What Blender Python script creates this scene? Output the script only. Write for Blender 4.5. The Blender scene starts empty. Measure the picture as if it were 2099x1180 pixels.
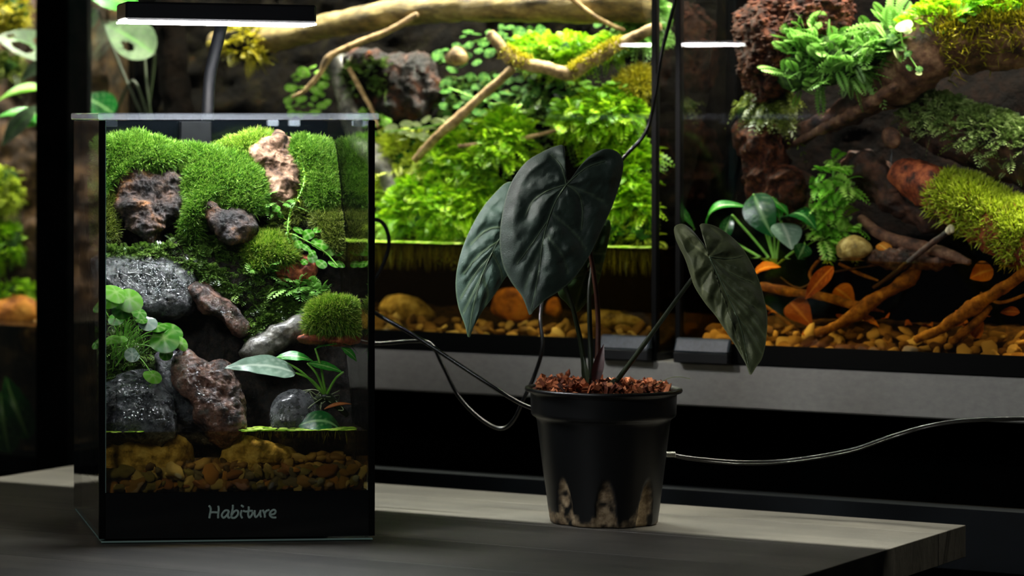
import bpy, math
import numpy as np
from mathutils import Vector, Matrix

# ---------------------------------------------------------------- camera, world, lights, exposure
SC = bpy.context.scene
COL = SC.collection
F_PX, U0, V0, EYE = 6700.0, 150.0, 240.0, 0.308     # focal length and horizon of the photograph (2099 x 1180)
cam = bpy.data.cameras.new('camera'); cam_o = bpy.data.objects.new('camera', cam); COL.objects.link(cam_o)
cam_o.location = (0, 0, EYE); cam_o.rotation_euler = (math.pi / 2, 0, 0)
cam.sensor_width = 36.0; cam.lens = 36.0 * F_PX / 2099.0
cam.shift_x = (1049.5 - U0) / 2099.0; cam.shift_y = -(590.0 - V0) / 2099.0
cam.clip_start = 0.05; cam.clip_end = 30
cam.dof.use_dof = True; cam.dof.focus_distance = 2.40; cam.dof.aperture_fstop = 8.5
SC.camera = cam_o
w = bpy.data.worlds.new('world'); SC.world = w; w.use_nodes = True
w.node_tree.nodes['Background'].inputs['Color'].default_value = (0.85, 0.95, 1.0, 1)
w.node_tree.nodes['Background'].inputs['Strength'].default_value = 0.010
SC.view_settings.view_transform = 'Standard'; SC.view_settings.look = 'None'
SC.view_settings.gamma = 1.0; SC.view_settings.use_curve_mapping = False
SC.view_settings.exposure = 0.0
SC.cycles.transparent_max_bounces = 40; SC.cycles.max_bounces = 10
SC.cycles.sample_clamp_indirect = 4.0
LAMP_STRENGTH = 112.0           # the small lamp's diffuser
STRIP_WATTS = 15.0              # each rack tank's LED row

# planes of the place: n . (x, y) = c + depth
N_T, C_T = np.array([-0.0941, 0.9956]), 2.349      # front of the small terrarium
N_R, C_R = np.array([0.5592, 0.8290]), 2.546       # front glass of the rack tanks
E_T = np.array([0.9956, 0.0941]); E_R = np.array([0.8290, -0.5592])
FL = np.array([0.0187, 2.361])                     # front corner of the small terrarium
TT, RR, CC = (N_T, C_T), (N_R, C_R), (np.array([0.0, 1.0]), 0.0)

def W(u, v, pl, b):
    u, v, b = np.asarray(u, float), np.asarray(v, float), np.asarray(b, float)
    n, c = pl
    Y = (c + b) / (n[1] + n[0] * (u - U0) / F_PX)
    return np.stack([(u - U0) / F_PX * Y, Y + 0 * u, EYE - (v - V0) / F_PX * Y], -1)
def TL(a, b, z):
    a, b, z = np.broadcast_arrays(np.asarray(a, float), b, z)
    return np.stack([FL[0] + a * E_T[0] - b * E_T[1], FL[1] + a * E_T[1] + b * E_T[0], z], -1)
def RL(s, b, z):
    s, b, z = np.broadcast_arrays(np.asarray(s, float), b, z)
    return np.stack([s * E_R[0] + (C_R + b) * N_R[0], s * E_R[1] + (C_R + b) * N_R[1], z], -1)

def area_light(name, loc, size_x, size_y, watts, color, rot_z, spread=180):
    l = bpy.data.lights.new(name, 'AREA'); l.shape = 'RECTANGLE'; l.size = size_x; l.size_y = size_y
    l.energy = watts; l.color = color; l.spread = math.radians(spread)
    o = bpy.data.objects.new(name, l); COL.objects.link(o); o.location = loc; o.rotation_euler = (0, 0, rot_z)
    return o
room = area_light('room_fill_light', (-1.1, 0.4, 1.7), 0.5, 0.5, 17.0, (0.95, 0.98, 1.0), 0)  # soft fill added from the upper left, its source is not modelled
room.rotation_euler = (Vector((-1.1, 0.4, 1.7)) - Vector((0.5, 2.5, 0.1))).to_track_quat('Z', 'Y').to_euler()
RZ = math.atan2(E_R[1], E_R[0]); TZ = math.atan2(E_T[1], E_T[0])
STRIP_B, STRIP_Z = 0.085, 0.693
area_light('center_strip_light', RL(-1.415, STRIP_B, STRIP_Z), 0.52, 0.0035, STRIP_WATTS * 1.25, (1.0, 0.96, 0.80), RZ)
area_light('right_strip_light', RL(-0.815, STRIP_B, STRIP_Z), 0.52, 0.0035, STRIP_WATTS * 1.2, (1.0, 0.93, 0.78), RZ)
area_light('left_strip_light', RL(-2.02, STRIP_B, STRIP_Z), 0.52, 0.0035, STRIP_WATTS * 0.55, (1.0, 0.93, 0.78), RZ)

# ---------------------------------------------------------------- numpy helpers
def rs(seed): return np.random.default_rng(seed)
def _h(x, y, z, s):
    n = (x.astype(np.int64) * 374761393 + y.astype(np.int64) * 668265263 + z.astype(np.int64) * 2147483647 + s * 974711) & 0xffffffff
    n = ((n ^ (n >> 13)) * 1274126177) & 0xffffffff
    n = ((n ^ (n >> 15)) * 2246822519) & 0xffffffff
    return ((n ^ (n >> 16)) & 0xffffff) / float(0xffffff) * 2 - 1
def vnoise(p, s=0):
    i = np.floor(p); f = p - i; f = f * f * (3 - 2 * f); x, y, z = i[:, 0], i[:, 1], i[:, 2]; r = 0
    for dx in (0, 1):
        for dy in (0, 1):
            for dz in (0, 1):
                wgt = (f[:, 0] if dx else 1 - f[:, 0]) * (f[:, 1] if dy else 1 - f[:, 1]) * (f[:, 2] if dz else 1 - f[:, 2])
                r = r + wgt * _h(x + dx, y + dy, z + dz, s)
    return r
def fbm(p, freq, octv=4, s=0, ridge=False):
    r, a, t = 0, 1.0, 0.0
    for k in range(octv):
        n = vnoise(p * freq + 17.3 * k, s + k * 31)
        r = r + a * ((1 - 2 * np.abs(n)) if ridge else n); t += a; a *= 0.5; freq *= 2.03
    return r / t
def unit(v): return v / np.maximum(np.linalg.norm(v, axis=-1, keepdims=True), 1e-9)
def spline(pts, n, closed=False):
    P = np.asarray(pts, float); m = len(P)
    if closed: idx = np.linspace(0, m, n, endpoint=False)
    else: idx = np.linspace(0, m - 1 - 1e-9, n)
    i = np.floor(idx).astype(int); t = (idx - i)[:, None]
    g = (lambda k: P[k % m]) if closed else (lambda k: P[np.clip(k, 0, m - 1)])
    a, b, c, d = g(i - 1), g(i), g(i + 1), g(i + 2)
    return 0.5 * (2 * b + (c - a) * t + (2 * a - 5 * b + 4 * c - d) * t ** 2 + (3 * b - a - 3 * c + d) * t ** 3)
def polyline(pts, n, closed=True):
    P = np.asarray(pts, float)
    if closed: P = np.vstack([P, P[:1]])
    L = np.r_[0, np.cumsum(np.linalg.norm(np.diff(P, axis=0), axis=1))]
    s = np.linspace(0, L[-1], n, endpoint=not closed)
    return np.stack([np.interp(s, L, P[:, k]) for k in range(P.shape[1])], -1)
def ringfaces(rows, n, closed=True):
    i = np.arange(rows - 1)[:, None] * n; j = np.arange(n if closed else n - 1)[None, :]; k = (j + 1) % n
    return np.stack([i + j, i + k, i + n + k, i + n + j], -1).reshape(-1, 4)
def tris(F):
    out = []
    for f in (F if isinstance(F, list) else [F]):
        f = np.asarray(f)
        if f.shape[1] == 4: out += [f[:, [0, 1, 2]], f[:, [0, 2, 3]]]
        else: out.append(f)
    return np.vstack(out)
def vnormals(V, F):
    T = tris(F); fn = np.cross(V[T[:, 1]] - V[T[:, 0]], V[T[:, 2]] - V[T[:, 0]]); N = np.zeros_like(V)
    for k in range(3): np.add.at(N, T[:, k], fn)
    return unit(N)
def sample(V, F, n, seed, ok=None):
    T = tris(F); fn = np.cross(V[T[:, 1]] - V[T[:, 0]], V[T[:, 2]] - V[T[:, 0]]); A = np.linalg.norm(fn, axis=1); N = unit(fn)
    if ok is not None: A = A * ok(N, V[T].mean(1))
    r = rs(seed); k = r.choice(len(T), n, p=A / A.sum()); a, b = r.random(n), r.random(n); m = a + b > 1
    a[m], b[m] = 1 - a[m], 1 - b[m]
    P = V[T[k, 0]] + a[:, None] * (V[T[k, 1]] - V[T[k, 0]]) + b[:, None] * (V[T[k, 2]] - V[T[k, 0]])
    return P, N[k]
def join(*parts):
    Vs, Fs, o = [], [], 0
    for V, F in parts:
        Vs.append(V)
        for f in (F if isinstance(F, list) else [F]): Fs.append(np.asarray(f) + o)
        o += len(V)
    return np.vstack(Vs), Fs

# ---------------------------------------------------------------- objects
WO = {}
def mesh(name, V, F, mat, tone=None, smooth=True):
    me = bpy.data.meshes.new(name); Fs = [np.asarray(f, np.int32) for f in (F if isinstance(F, list) else [F]) if len(f)]
    tot = np.concatenate([np.full(len(f), f.shape[1], np.int32) for f in Fs]); li = np.concatenate([f.ravel() for f in Fs])
    me.vertices.add(len(V)); me.vertices.foreach_set('co', np.ascontiguousarray(V, np.float32).ravel())
    me.loops.add(len(li)); me.loops.foreach_set('vertex_index', li)
    me.polygons.add(len(tot)); me.polygons.foreach_set('loop_start', np.r_[0, np.cumsum(tot)[:-1]].astype(np.int32))
    me.polygons.foreach_set('use_smooth', np.full(len(tot), bool(smooth)))
    if tone is not None:
        at = me.attributes.new('tone', 'FLOAT', 'POINT'); at.data.foreach_set('value', np.ascontiguousarray(tone, np.float32))
    me.update(calc_edges=True); me.validate()
    if mat: me.materials.append(mat)
    return me
def tag(o, label=None, cat=None, group=None, kind=None):
    if label: o['label'] = label
    if cat: o['category'] = cat
    if group: o['group'] = group
    if kind: o['kind'] = kind
    return o
def put(name, me, loc, parent=None):
    o = bpy.data.objects.new(name, me); COL.objects.link(o); p = WO[parent.name] if parent else np.zeros(3)
    o.parent = parent; o.location = np.asarray(loc) - p; WO[o.name] = np.asarray(loc, float)
    return o
def obj(name, V, F, mat, parent=None, tone=None, smooth=True, kind=None):
    V = np.asarray(V, float); lo, hi = V.min(0), V.max(0); og = np.array([(lo[0] + hi[0]) / 2, (lo[1] + hi[1]) / 2, lo[2]])
    o = put(name, mesh(name, V - og, F, mat, tone, smooth), og, parent)
    if kind: o['kind'] = kind
    return o
def thing(name, label, cat, loc, group=None):
    return tag(put(name, None, loc), label, cat, group)

# ---------------------------------------------------------------- shapes
def boxm(fr, r0, r1, s0, s1, z0, z1, bev=0.0006):
    """box in a local frame (fr = TL, RL or a callable), edges bevelled"""
    d = [(r1 - r0) / 2, (s1 - s0) / 2, (z1 - z0) / 2]; c = [(r0 + r1) / 2, (s0 + s1) / 2, (z0 + z1) / 2]
    bev = min(bev, min(d) * 0.4); V = []
    for sx in (-1, 1):
        for sy in (-1, 1):
            for sz in (-1, 1):
                for k in range(3):
                    e = [bev, bev, bev]; e[k] = 0
                    V.append([c[0] + sx * (d[0] - e[0]), c[1] + sy * (d[1] - e[1]), c[2] + sz * (d[2] - e[2])])
    V = np.array(V); I = lambda x, y, z, k: (x * 4 + y * 2 + z) * 3 + k
    q, t = [], []
    for k in range(3):
        o = [m for m in range(3) if m != k]
        for s in (0, 1):
            f = []
            for a, b in ((0, 0), (1, 0), (1, 1), (0, 1)):
                x = [0, 0, 0]; x[k] = s; x[o[0]] = a; x[o[1]] = b; f.append(I(*x, k))
            q.append(f)
        for a in (0, 1):
            for b in (0, 1):
                x0 = [0, 0, 0]; x0[o[0]] = a; x0[o[1]] = b; x1 = list(x0); x1[k] = 1
                q.append([I(*x0, o[0]), I(*x1, o[0]), I(*x1, o[1]), I(*x0, o[1])])
    for x in (0, 1):
        for y in (0, 1):
            for z in (0, 1): t.append([I(x, y, z, 0), I(x, y, z, 1), I(x, y, z, 2)])
    q, t = np.array(q), np.array(t)
    for f in (q, t):
        ce = V[f].mean(1) - np.array(c); nn = np.cross(V[f[:, 1]] - V[f[:, 0]], V[f[:, 2]] - V[f[:, 0]])
        m = (ce * nn).sum(1) < 0; f[m] = f[m][:, ::-1]
    return fr(V[:, 0], V[:, 1], V[:, 2]), [q, t]
def XY(x, y, z): return np.stack(np.broadcast_arrays(x, y, z), -1)
def box(name, fr, r0, r1, s0, s1, z0, z1, mat, parent=None, bev=0.0006, kind=None):
    V, F = boxm(fr, r0, r1, s0, s1, z0, z1, bev)
    return obj(name, V, F, mat, parent, smooth=False, kind=kind)
def tube(pts, r, seg=10, n=None, amp=0.0, freq=60, s=0, squash=None):
    P = np.asarray(pts, float); n = n or max(8, len(P) * 7)
    R = np.interp(np.linspace(0, 1, n), np.linspace(0, 1, len(np.atleast_1d(r))), np.atleast_1d(r)) if np.size(r) > 1 else np.full(n, float(r))
    P = spline(P, n); T = unit(np.gradient(P, axis=0)); a = np.array([0.13, 0.21, 0.97]); N = np.zeros_like(P)
    x = unit(np.cross(T[0], a))
    for k in range(n):
        x = unit(x - T[k] * (x @ T[k])); N[k] = x
    B = np.cross(T, N); th = np.linspace(0, 2 * np.pi, seg, endpoint=False)
    D = np.cos(th)[None, :, None] * N[:, None] + np.sin(th)[None, :, None] * B[:, None]
    V = (P[:, None] + D * R[:, None, None]).reshape(-1, 3)
    if amp:
        V = V + D.reshape(-1, 3) * (fbm(V, freq, 4, s) * np.repeat(R, seg) * amp)[:, None]
    F = ringfaces(n, seg); V = np.vstack([V, P[:1] - T[:1] * R[0] * .5, P[-1:] + T[-1:] * R[-1] * .5]); j = np.arange(seg); m = n * seg
    c0 = np.stack([np.full(seg, m), (j + 1) % seg, j], -1); c1 = np.stack([np.full(seg, m + 1), m - seg + j, m - seg + (j + 1) % seg], -1)
    return V, [F, np.vstack([c0, c1])]
def inflate(poly, pl, b, thick, back=None, slope=None, n=80, rings=22, amp=0.0, freq=60, s=0, ridge=0.0, pw=2.2, tilt=(0, 0), aniso=(1, 1, 1), straight=False):
    """closed lump whose silhouette is poly; thick towards the viewer, back behind"""
    c = np.mean(np.asarray(poly, float), 0); bo = polyline(poly, n) if straight else polyline(spline(poly, 200, True), n)
    back = thick * .6 if back is None else back
    r = np.sin(np.linspace(0, 1, rings + 1) * np.pi / 2)
    def layer(sign, th, rr):
        uv = c + rr[:, None, None] * (bo - c)[None]; h = np.maximum(0, 1 - rr ** pw) ** (1 / 2.0)
        d = b + (slope(uv[..., 1]) if slope else 0) + tilt[0] * (uv[..., 0] - c[0]) + tilt[1] * (uv[..., 1] - c[1]) + sign * (th * h)[:, None]
        return W(uv[..., 0], uv[..., 1], pl, d)
    A = layer(-1, thick, r); B = layer(1, back, r[:-1]); R_ = len(r)
    V = np.vstack([A[1:].reshape(-1, 3), B[1:][::-1].reshape(-1, 3), A[0, :1], B[0, :1]])
    rows = (R_ - 1) + (R_ - 2); F = ringfaces(rows, n); j = np.arange(n); m = rows * n
    f0 = np.stack([np.full(n, m), (j + 1) % n, j], -1); f1 = np.stack([np.full(n, m + 1), m - n + j, m - n + (j + 1) % n], -1)
    F = [F[:, ::-1], f0[:, ::-1], f1[:, ::-1]]
    nn = vnormals(V, F)
    if (nn[m] @ np.array([-pl[0][0], -pl[0][1], 0])) < 0: F = [f[:, ::-1] for f in F]; nn = -nn
    if amp or ridge:
        q = V * np.array(aniso)
        d = amp * fbm(q, freq, 5, s) + (ridge * fbm(q, freq * .8, 4, s + 9, True) if ridge else 0)
        V = V + nn * np.asarray(d)[:, None]
    return V, F
def blades(P, N, L, wd, seed, spread=.6, up=.3, curl=.3):
    r = rs(seed); n = len(P); d = unit(N + r.normal(0, spread, (n, 3)) + np.array([0, 0, up])); l = L * (0.55 + 0.75 * r.random(n))[:, None]
    sd = unit(np.cross(d, r.normal(0, 1, (n, 3)))) * (wd * (.7 + .6 * r.random(n)))[:, None] * .5
    dr = np.array([0, 0, -1.0]) * l * curl * r.random(n)[:, None]
    V = np.stack([P - sd, P + sd, P + d * l * .55 - sd * .8 + dr * .25, P + d * l * .55 + sd * .8 + dr * .25, P + d * l + dr], 1).reshape(-1, 3)
    i = np.arange(n)[:, None] * 5; F = [(i + np.array([0, 1, 3, 2])), (i + np.array([2, 3, 4]))]
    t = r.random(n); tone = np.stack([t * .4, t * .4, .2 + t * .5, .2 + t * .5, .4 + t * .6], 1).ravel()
    return V, F, tone
def fronds(P, N, L, pairs, seed, lw=.34, spread=.5, up=.2, droop=.5, fat=.5):
    r = rs(seed); n = len(P); d = unit(N + r.normal(0, spread, (n, 3)) + np.array([0, 0, up])); l = L * (0.6 + 0.7 * r.random(n))
    t = (np.arange(pairs) + .6) / pairs
    C = P[:, None] + d[:, None] * (l[:, None] * t)[..., None]; C = C + np.array([0, 0, -1.0]) * (droop * l[:, None] * t ** 2)[..., None]
    tg = unit(d[:, None] - np.array([0, 0, 1.0]) * (2 * droop * t)[None, :, None]); sd = unit(np.cross(d, np.array([0, 0, 1.0]) + r.normal(0, .45, (n, 3))))
    q = lw * l[:, None] * (np.sin(np.pi * np.clip(.18 + .8 * t, 0, 1)) ** .7); V, F, T = [], [], []
    ph = r.random(n)
    for sg in (-1, 1):
        a = unit(sd[:, None] * sg * .85 + tg * .55 - np.array([0, 0, .12])); e = tg * (q * fat * .5)[..., None]
        tip = C + a * q[..., None]; mid = C + a * (q * .5)[..., None]
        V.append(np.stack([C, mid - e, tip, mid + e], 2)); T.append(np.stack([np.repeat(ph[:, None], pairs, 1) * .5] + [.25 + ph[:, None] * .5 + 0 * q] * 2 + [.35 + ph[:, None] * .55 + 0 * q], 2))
    V = np.concatenate(V, 1).reshape(-1, 3); T = np.concatenate(T, 1).ravel(); F = np.arange(len(V)).reshape(-1, 4)
    return V, [F], T
def wshape(kind, t):
    if kind == 'lance': return np.sin(np.pi * t ** .85) ** 1.05
    if kind == 'ovate': return np.sin(np.pi * t ** .68) ** .85
    if kind == 'round': return np.sqrt(np.maximum(0, 1 - (2 * t - 1) ** 2))
    return np.sin(np.pi * t ** .55) ** .8
def leafm(base, tip, wd, nrm, shape='ovate', arch=.1, droop=0.0, fold=.15, nu=18, nv=10, ripple=.0, seed=0, holes=(), th=.0004):
    base, tip = np.asarray(base, float), np.asarray(tip, float); x = tip - base; L = np.linalg.norm(x); x = x / L
    nz = np.asarray(nrm, float); nz = unit(nz - x * (nz @ x)); y = np.cross(nz, x)
    t = np.linspace(0, 1, nu + 1)[:, None]; s = np.linspace(-1, 1, nv + 1)[None]; w_ = wshape(shape, np.clip(t, .001, .999)) * wd / 2
    z = arch * L * 4 * t * (1 - t) - droop * L * t ** 2 + fold * np.abs(s) ** 1.3 * w_ + ripple * L * np.sin(t * 19 + seed) * np.abs(s) ** 2 + ripple * .5 * L * np.sin(t * 31 + np.abs(s) * 4)
    P = base + x * (t * L + 0 * s)[..., None] + y * (w_ * s)[..., None] + nz * z[..., None]
    A = P.reshape(-1, 3); m = nv + 1; F = ringfaces(nu + 1, m, False)
    if holes:
        T = np.repeat((t[:-1] + .5 / nu), nv, 1).ravel(); S = np.repeat((s[:, :-1] + 1.0 / nv), nu, 0).ravel(); keep = np.ones(len(F), bool)
        for ht, hs, rt, rw in holes: keep &= ((T - ht) / rt) ** 2 + ((S - hs) / rw) ** 2 > 1
        F = F[keep]
    B = A - np.tile(nz * th, (len(A), 1)); n0 = len(A)
    tone = np.tile((np.exp(-(s / .07) ** 2) + .35 * (np.sin(t * 40 - np.abs(s) * 9) > .93)).clip(0, 1).reshape(-1), 2)
    return np.vstack([A, B]), [F, F[:, ::-1] + n0], tone
# ---------------------------------------------------------------- materials
def C(h):
    h = h.lstrip('#'); v = [int(h[i:i + 2], 16) / 255 for i in (0, 2, 4)]
    return tuple((x / 12.92 if x <= .04045 else ((x + .055) / 1.055) ** 2.4) for x in v) + (1,)
class NT:
    def __init__(s, name):
        s.m = bpy.data.materials.new(name); s.m.use_nodes = True; s.t = s.m.node_tree; s.t.nodes.clear(); s.out = s.n('ShaderNodeOutputMaterial')
    def n(s, k, **kw):
        x = s.t.nodes.new(k)
        for a, v in kw.items(): setattr(x, a, v)
        return x
    def l(s, a, b): s.t.links.new(a, b)
    def ramp(s, fac, cols, pos=None):
        r = s.n('ShaderNodeValToRGB'); e = r.color_ramp.elements; pos = pos or [i / (len(cols) - 1) for i in range(len(cols))]
        while len(e) < len(cols): e.new(.5)
        for i, c in enumerate(cols): e[i].position = pos[i]; e[i].color = C(c)
        s.l(fac, r.inputs[0]); return r.outputs[0]
    def noise(s, scale, detail=6, rough=.6, co=None, stretch=None, dist=0):
        if co is None:
            co = s.n('ShaderNodeTexCoord').outputs['Object']
        if stretch is not None:
            mp = s.n('ShaderNodeMapping'); mp.inputs['Scale'].default_value = stretch[:3]
            if len(stretch) > 3: mp.inputs['Rotation'].default_value = (0, 0, stretch[3])
            if len(stretch) > 4: mp.vector_type = 'TEXTURE'
            s.l(co, mp.inputs[0]); co = mp.outputs[0]
        x = s.n('ShaderNodeTexNoise'); x.inputs['Scale'].default_value = scale; x.inputs['Detail'].default_value = detail
        x.inputs['Roughness'].default_value = rough; x.inputs['Distortion'].default_value = dist
        s.l(co, x.inputs['Vector']); return x.outputs['Fac']
    def bump(s, h, dist, strength=1.0, nrm=None):
        b = s.n('ShaderNodeBump'); b.inputs['Distance'].default_value = dist; b.inputs['Strength'].default_value = strength; s.l(h, b.inputs['Height'])
        if nrm: s.l(nrm, b.inputs['Normal'])
        return b.outputs[0]
def surf(name, cols, scale=80, pos=None, rough=.6, spec=.4, bump=.0005, bscale=None, stretch=None, coat=0, rough2=None, metal=0, detail=6, dist=0, sheen=0):
    k = NT(name); p = k.n('ShaderNodeBsdfPrincipled'); k.l(p.outputs[0], k.out.inputs[0])
    if len(cols) > 1:
        f = k.noise(scale, detail, .65, None, stretch, dist)
        k.l(k.ramp(f, cols, pos or [.5 + (.3 * (i / (len(cols) - 1)) - .15) for i in range(len(cols))]), p.inputs['Base Color'])
    else: p.inputs['Base Color'].default_value = C(cols[0])
    p.inputs['Roughness'].default_value = rough; p.inputs['Specular IOR Level'].default_value = spec; p.inputs['Metallic'].default_value = metal
    p.inputs['Coat Weight'].default_value = coat; p.inputs['Coat Roughness'].default_value = .12
    if sheen: p.inputs['Sheen Weight'].default_value = sheen
    if rough2 is not None:
        mr = k.n('ShaderNodeMapRange'); k.l(k.noise((bscale or scale) * .6, 4), mr.inputs[0])
        mr.inputs[1].default_value = .35; mr.inputs[2].default_value = .65; mr.inputs[3].default_value = rough; mr.inputs[4].default_value = rough2
        k.l(mr.outputs[0], p.inputs['Roughness'])
    if bump: k.l(k.bump(k.noise(bscale or scale * 2, 8, .65, None, stretch), bump), p.inputs['Normal'])
    return k.m
def tonem(name, cols, rough=.5, transl=.25, spec=.4, pos=None, ncol=None):
    """colour from the per-point 'tone' attribute (blade to blade variation), some light passes through"""
    k = NT(name); a = k.n('ShaderNodeAttribute', attribute_name='tone'); col = k.ramp(a.outputs['Fac'], cols, pos)
    if ncol:
        mx = k.n('ShaderNodeMix', data_type='RGBA'); mx.inputs['B'].default_value = C(ncol); k.l(col, mx.inputs['A'])
        mr = k.n('ShaderNodeMapRange'); mr.inputs[1].default_value = .5; mr.inputs[2].default_value = .68; k.l(k.noise(90, 3), mr.inputs[0]); k.l(mr.outputs[0], mx.inputs['Factor']); col = mx.outputs['Result']
    p = k.n('ShaderNodeBsdfPrincipled'); k.l(col, p.inputs['Base Color']); p.inputs['Roughness'].default_value = rough; p.inputs['Specular IOR Level'].default_value = spec
    t = k.n('ShaderNodeBsdfTranslucent'); k.l(col, t.inputs[0]); m = k.n('ShaderNodeMixShader'); m.inputs[0].default_value = transl
    k.l(p.outputs[0], m.inputs[1]); k.l(t.outputs[0], m.inputs[2]); k.l(m.outputs[0], k.out.inputs[0]); return k.m
def leafmat(name, c0, c1, vein, rough=.35, transl=.2, spec=.5, bump=.0004, bs=260, coat=0, sheen=0):
    k = NT(name); a = k.n('ShaderNodeAttribute', attribute_name='tone'); col = k.ramp(k.noise(60, 4), [c0, c1], [.35, .65])
    mx = k.n('ShaderNodeMix', data_type='RGBA'); k.l(a.outputs['Fac'], mx.inputs['Factor']); k.l(col, mx.inputs['A']); mx.inputs['B'].default_value = C(vein)
    p = k.n('ShaderNodeBsdfPrincipled'); k.l(mx.outputs['Result'], p.inputs['Base Color']); p.inputs['Roughness'].default_value = rough; p.inputs['Specular IOR Level'].default_value = spec
    p.inputs['Coat Weight'].default_value = coat; p.inputs['Coat Roughness'].default_value = .15; p.inputs['Sheen Weight'].default_value = sheen; p.inputs['Sheen Roughness'].default_value = .4
    k.l(k.bump(k.noise(bs, 5), bump), p.inputs['Normal'])
    t = k.n('ShaderNodeBsdfTranslucent'); k.l(mx.outputs['Result'], t.inputs[0]); m = k.n('ShaderNodeMixShader'); m.inputs[0].default_value = transl
    k.l(p.outputs[0], m.inputs[1]); k.l(t.outputs[0], m.inputs[2]); k.l(m.outputs[0], k.out.inputs[0]); return k.m
def glassm(name, tint, ior=1.45, rough=0.0, wave=0, wscale=120, body=None, bodyfac=0.0, refl=1.0):
    """thin clear sheet: straight-through transparency plus a Fresnel reflection"""
    k = NT(name); g = k.n('ShaderNodeNewGeometry'); mr = k.n('ShaderNodeMapRange'); mr.inputs[3].default_value = ior; mr.inputs[4].default_value = 1 / ior
    k.l(g.outputs['Backfacing'], mr.inputs[0]); f = k.n('ShaderNodeFresnel'); k.l(mr.outputs[0], f.inputs['IOR'])
    t = k.n('ShaderNodeBsdfTransparent'); t.inputs[0].default_value = C(tint); gl = k.n('ShaderNodeBsdfGlossy'); gl.inputs['Roughness'].default_value = rough
    gl.inputs['Color'].default_value = (refl, refl, refl, 1)
    if wave:
        nb = k.bump(k.noise(wscale, 3), wave); k.l(nb, gl.inputs['Normal']); k.l(nb, f.inputs['Normal'])
    base = t.outputs[0]
    if body:
        d = k.n('ShaderNodeBsdfDiffuse'); d.inputs[0].default_value = C(body); m0 = k.n('ShaderNodeMixShader'); m0.inputs[0].default_value = bodyfac
        k.l(base, m0.inputs[1]); k.l(d.outputs[0], m0.inputs[2]); base = m0.outputs[0]
    m = k.n('ShaderNodeMixShader'); k.l(f.outputs[0], m.inputs[0]); k.l(base, m.inputs[1]); k.l(gl.outputs[0], m.inputs[2]); k.l(m.outputs[0], k.out.inputs[0]); return k.m
def emit(name, col, strength):
    k = NT(name); e = k.n('ShaderNodeEmission'); e.inputs[0].default_value = C(col); e.inputs[1].default_value = strength; k.l(e.outputs[0], k.out.inputs[0]); return k.m
M = {}
M['glass'] = glassm('clear_glass', '#fbfdfc')
M['acrylic'] = glassm('clear_acrylic', '#f4f8fb', rough=.03, body='#dfe8f2', bodyfac=.10)
M['edge'] = glassm('glass_cut_edge', '#9fc9bf', body='#c9ece2', bodyfac=.35, rough=.1)
M['silicone'] = surf('black_silicone', ['#070808'], rough=.35, spec=.15, bump=0)
M['blackpanel'] = surf('black_back_painted_glass', ['#06090c'], rough=.12, spec=.5, bump=0)
M['blackplastic'] = surf('black_plastic', ['#0d0e10', '#17191b'], 60, rough=.38, spec=.45, bump=.00006, bscale=900)
M['rubber'] = surf('dark_rubber', ['#2a3238', '#404b52'], 260, rough=.32, spec=.6, bump=.0001)
M['letter'] = surf('pale_print', ['#7f948c', '#a3b5ad'], 500, rough=.6, spec=.2, bump=0)
M['water'] = glassm('clear_water', '#f4e6bc', 1.33, wave=.0006, wscale=70)
M['water_amber'] = glassm('amber_water', '#f8dc9e', 1.33, wave=.0004, wscale=40)
M['water_murky'] = glassm('murky_olive_water', '#ebdcab', 1.33, wave=.0004, wscale=50, body='#33240a', bodyfac=.14)
M['water_dim'] = glassm('dim_water', '#a8a89a', 1.33, body='#2a2c26', bodyfac=.3)
M['table'] = None
def tablemat():
    k = NT('dark_stained_wood'); p = k.n('ShaderNodeBsdfPrincipled'); k.l(p.outputs[0], k.out.inputs[0])
    f = k.noise(26, 8, .7, None, (.10, 3.0, 1, 0)); g = k.noise(9, 4, .6)
    mx = k.n('ShaderNodeMath', operation='ADD'); k.l(f, mx.inputs[0]); k.l(g, mx.inputs[1]); hf = k.n('ShaderNodeMath', operation='MULTIPLY'); hf.inputs[1].default_value = .5; k.l(mx.outputs[0], hf.inputs[0])
    k.l(k.ramp(hf.outputs[0], ['#211e1b', '#393630', '#4f4b44'], [.36, .5, .64]), p.inputs['Base Color'])
    p.inputs['Roughness'].default_value = .48; p.inputs['Specular IOR Level'].default_value = .45
    k.l(k.bump(k.noise(60, 8, .7, None, (.08, 4.0, 1, 0)), .0007), p.inputs['Normal']); return k.m
M['table'] = tablemat()
M['steel'] = surf('brushed_grey_steel', ['#9c9c97', '#a8a8a2'], 40, rough=.42, spec=.5, bump=.00003, stretch=(.2, 6, 6), metal=.55)
M['blacksteel'] = surf('matt_black_steel', ['#020303', '#050505'], 30, rough=.8, spec=0.0, bump=.00005)
M['floor'] = surf('dark_floor', ['#14161a', '#1c1e22'], 6, rough=.6, bump=0)
M['wall'] = surf('dark_wall', ['#0e0f10', '#141516'], 6, rough=.9, spec=.2, bump=0)
M['soil'] = surf('wet_dark_soil', ['#090705', '#1c140d', '#33241a'], 240, rough=.32, spec=.4, bump=.0018, bscale=300, rough2=.8)
M['bankc'] = surf('mossy_dark_bank', ['#030201', '#080502', '#0a0902', '#1c1005'], 60, [.42, .52, .6, .7], rough=.85, spec=.04, bump=.003, bscale=150)
M['bankr'] = surf('red_brown_peat_bank', ['#020101', '#060302', '#0f0704'], 90, rough=.85, spec=.04, bump=.003, bscale=190)
M['bankl'] = surf('brown_cork_wall', ['#20140b', '#46301d', '#6b4c2b'], 45, rough=.7, bump=.004, bscale=80)
M['peat'] = surf('crumbly_red_peat', ['#0f0603', '#3a1a0e', '#63341c'], 170, rough=.7, spec=.15, bump=.002, bscale=260)
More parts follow.
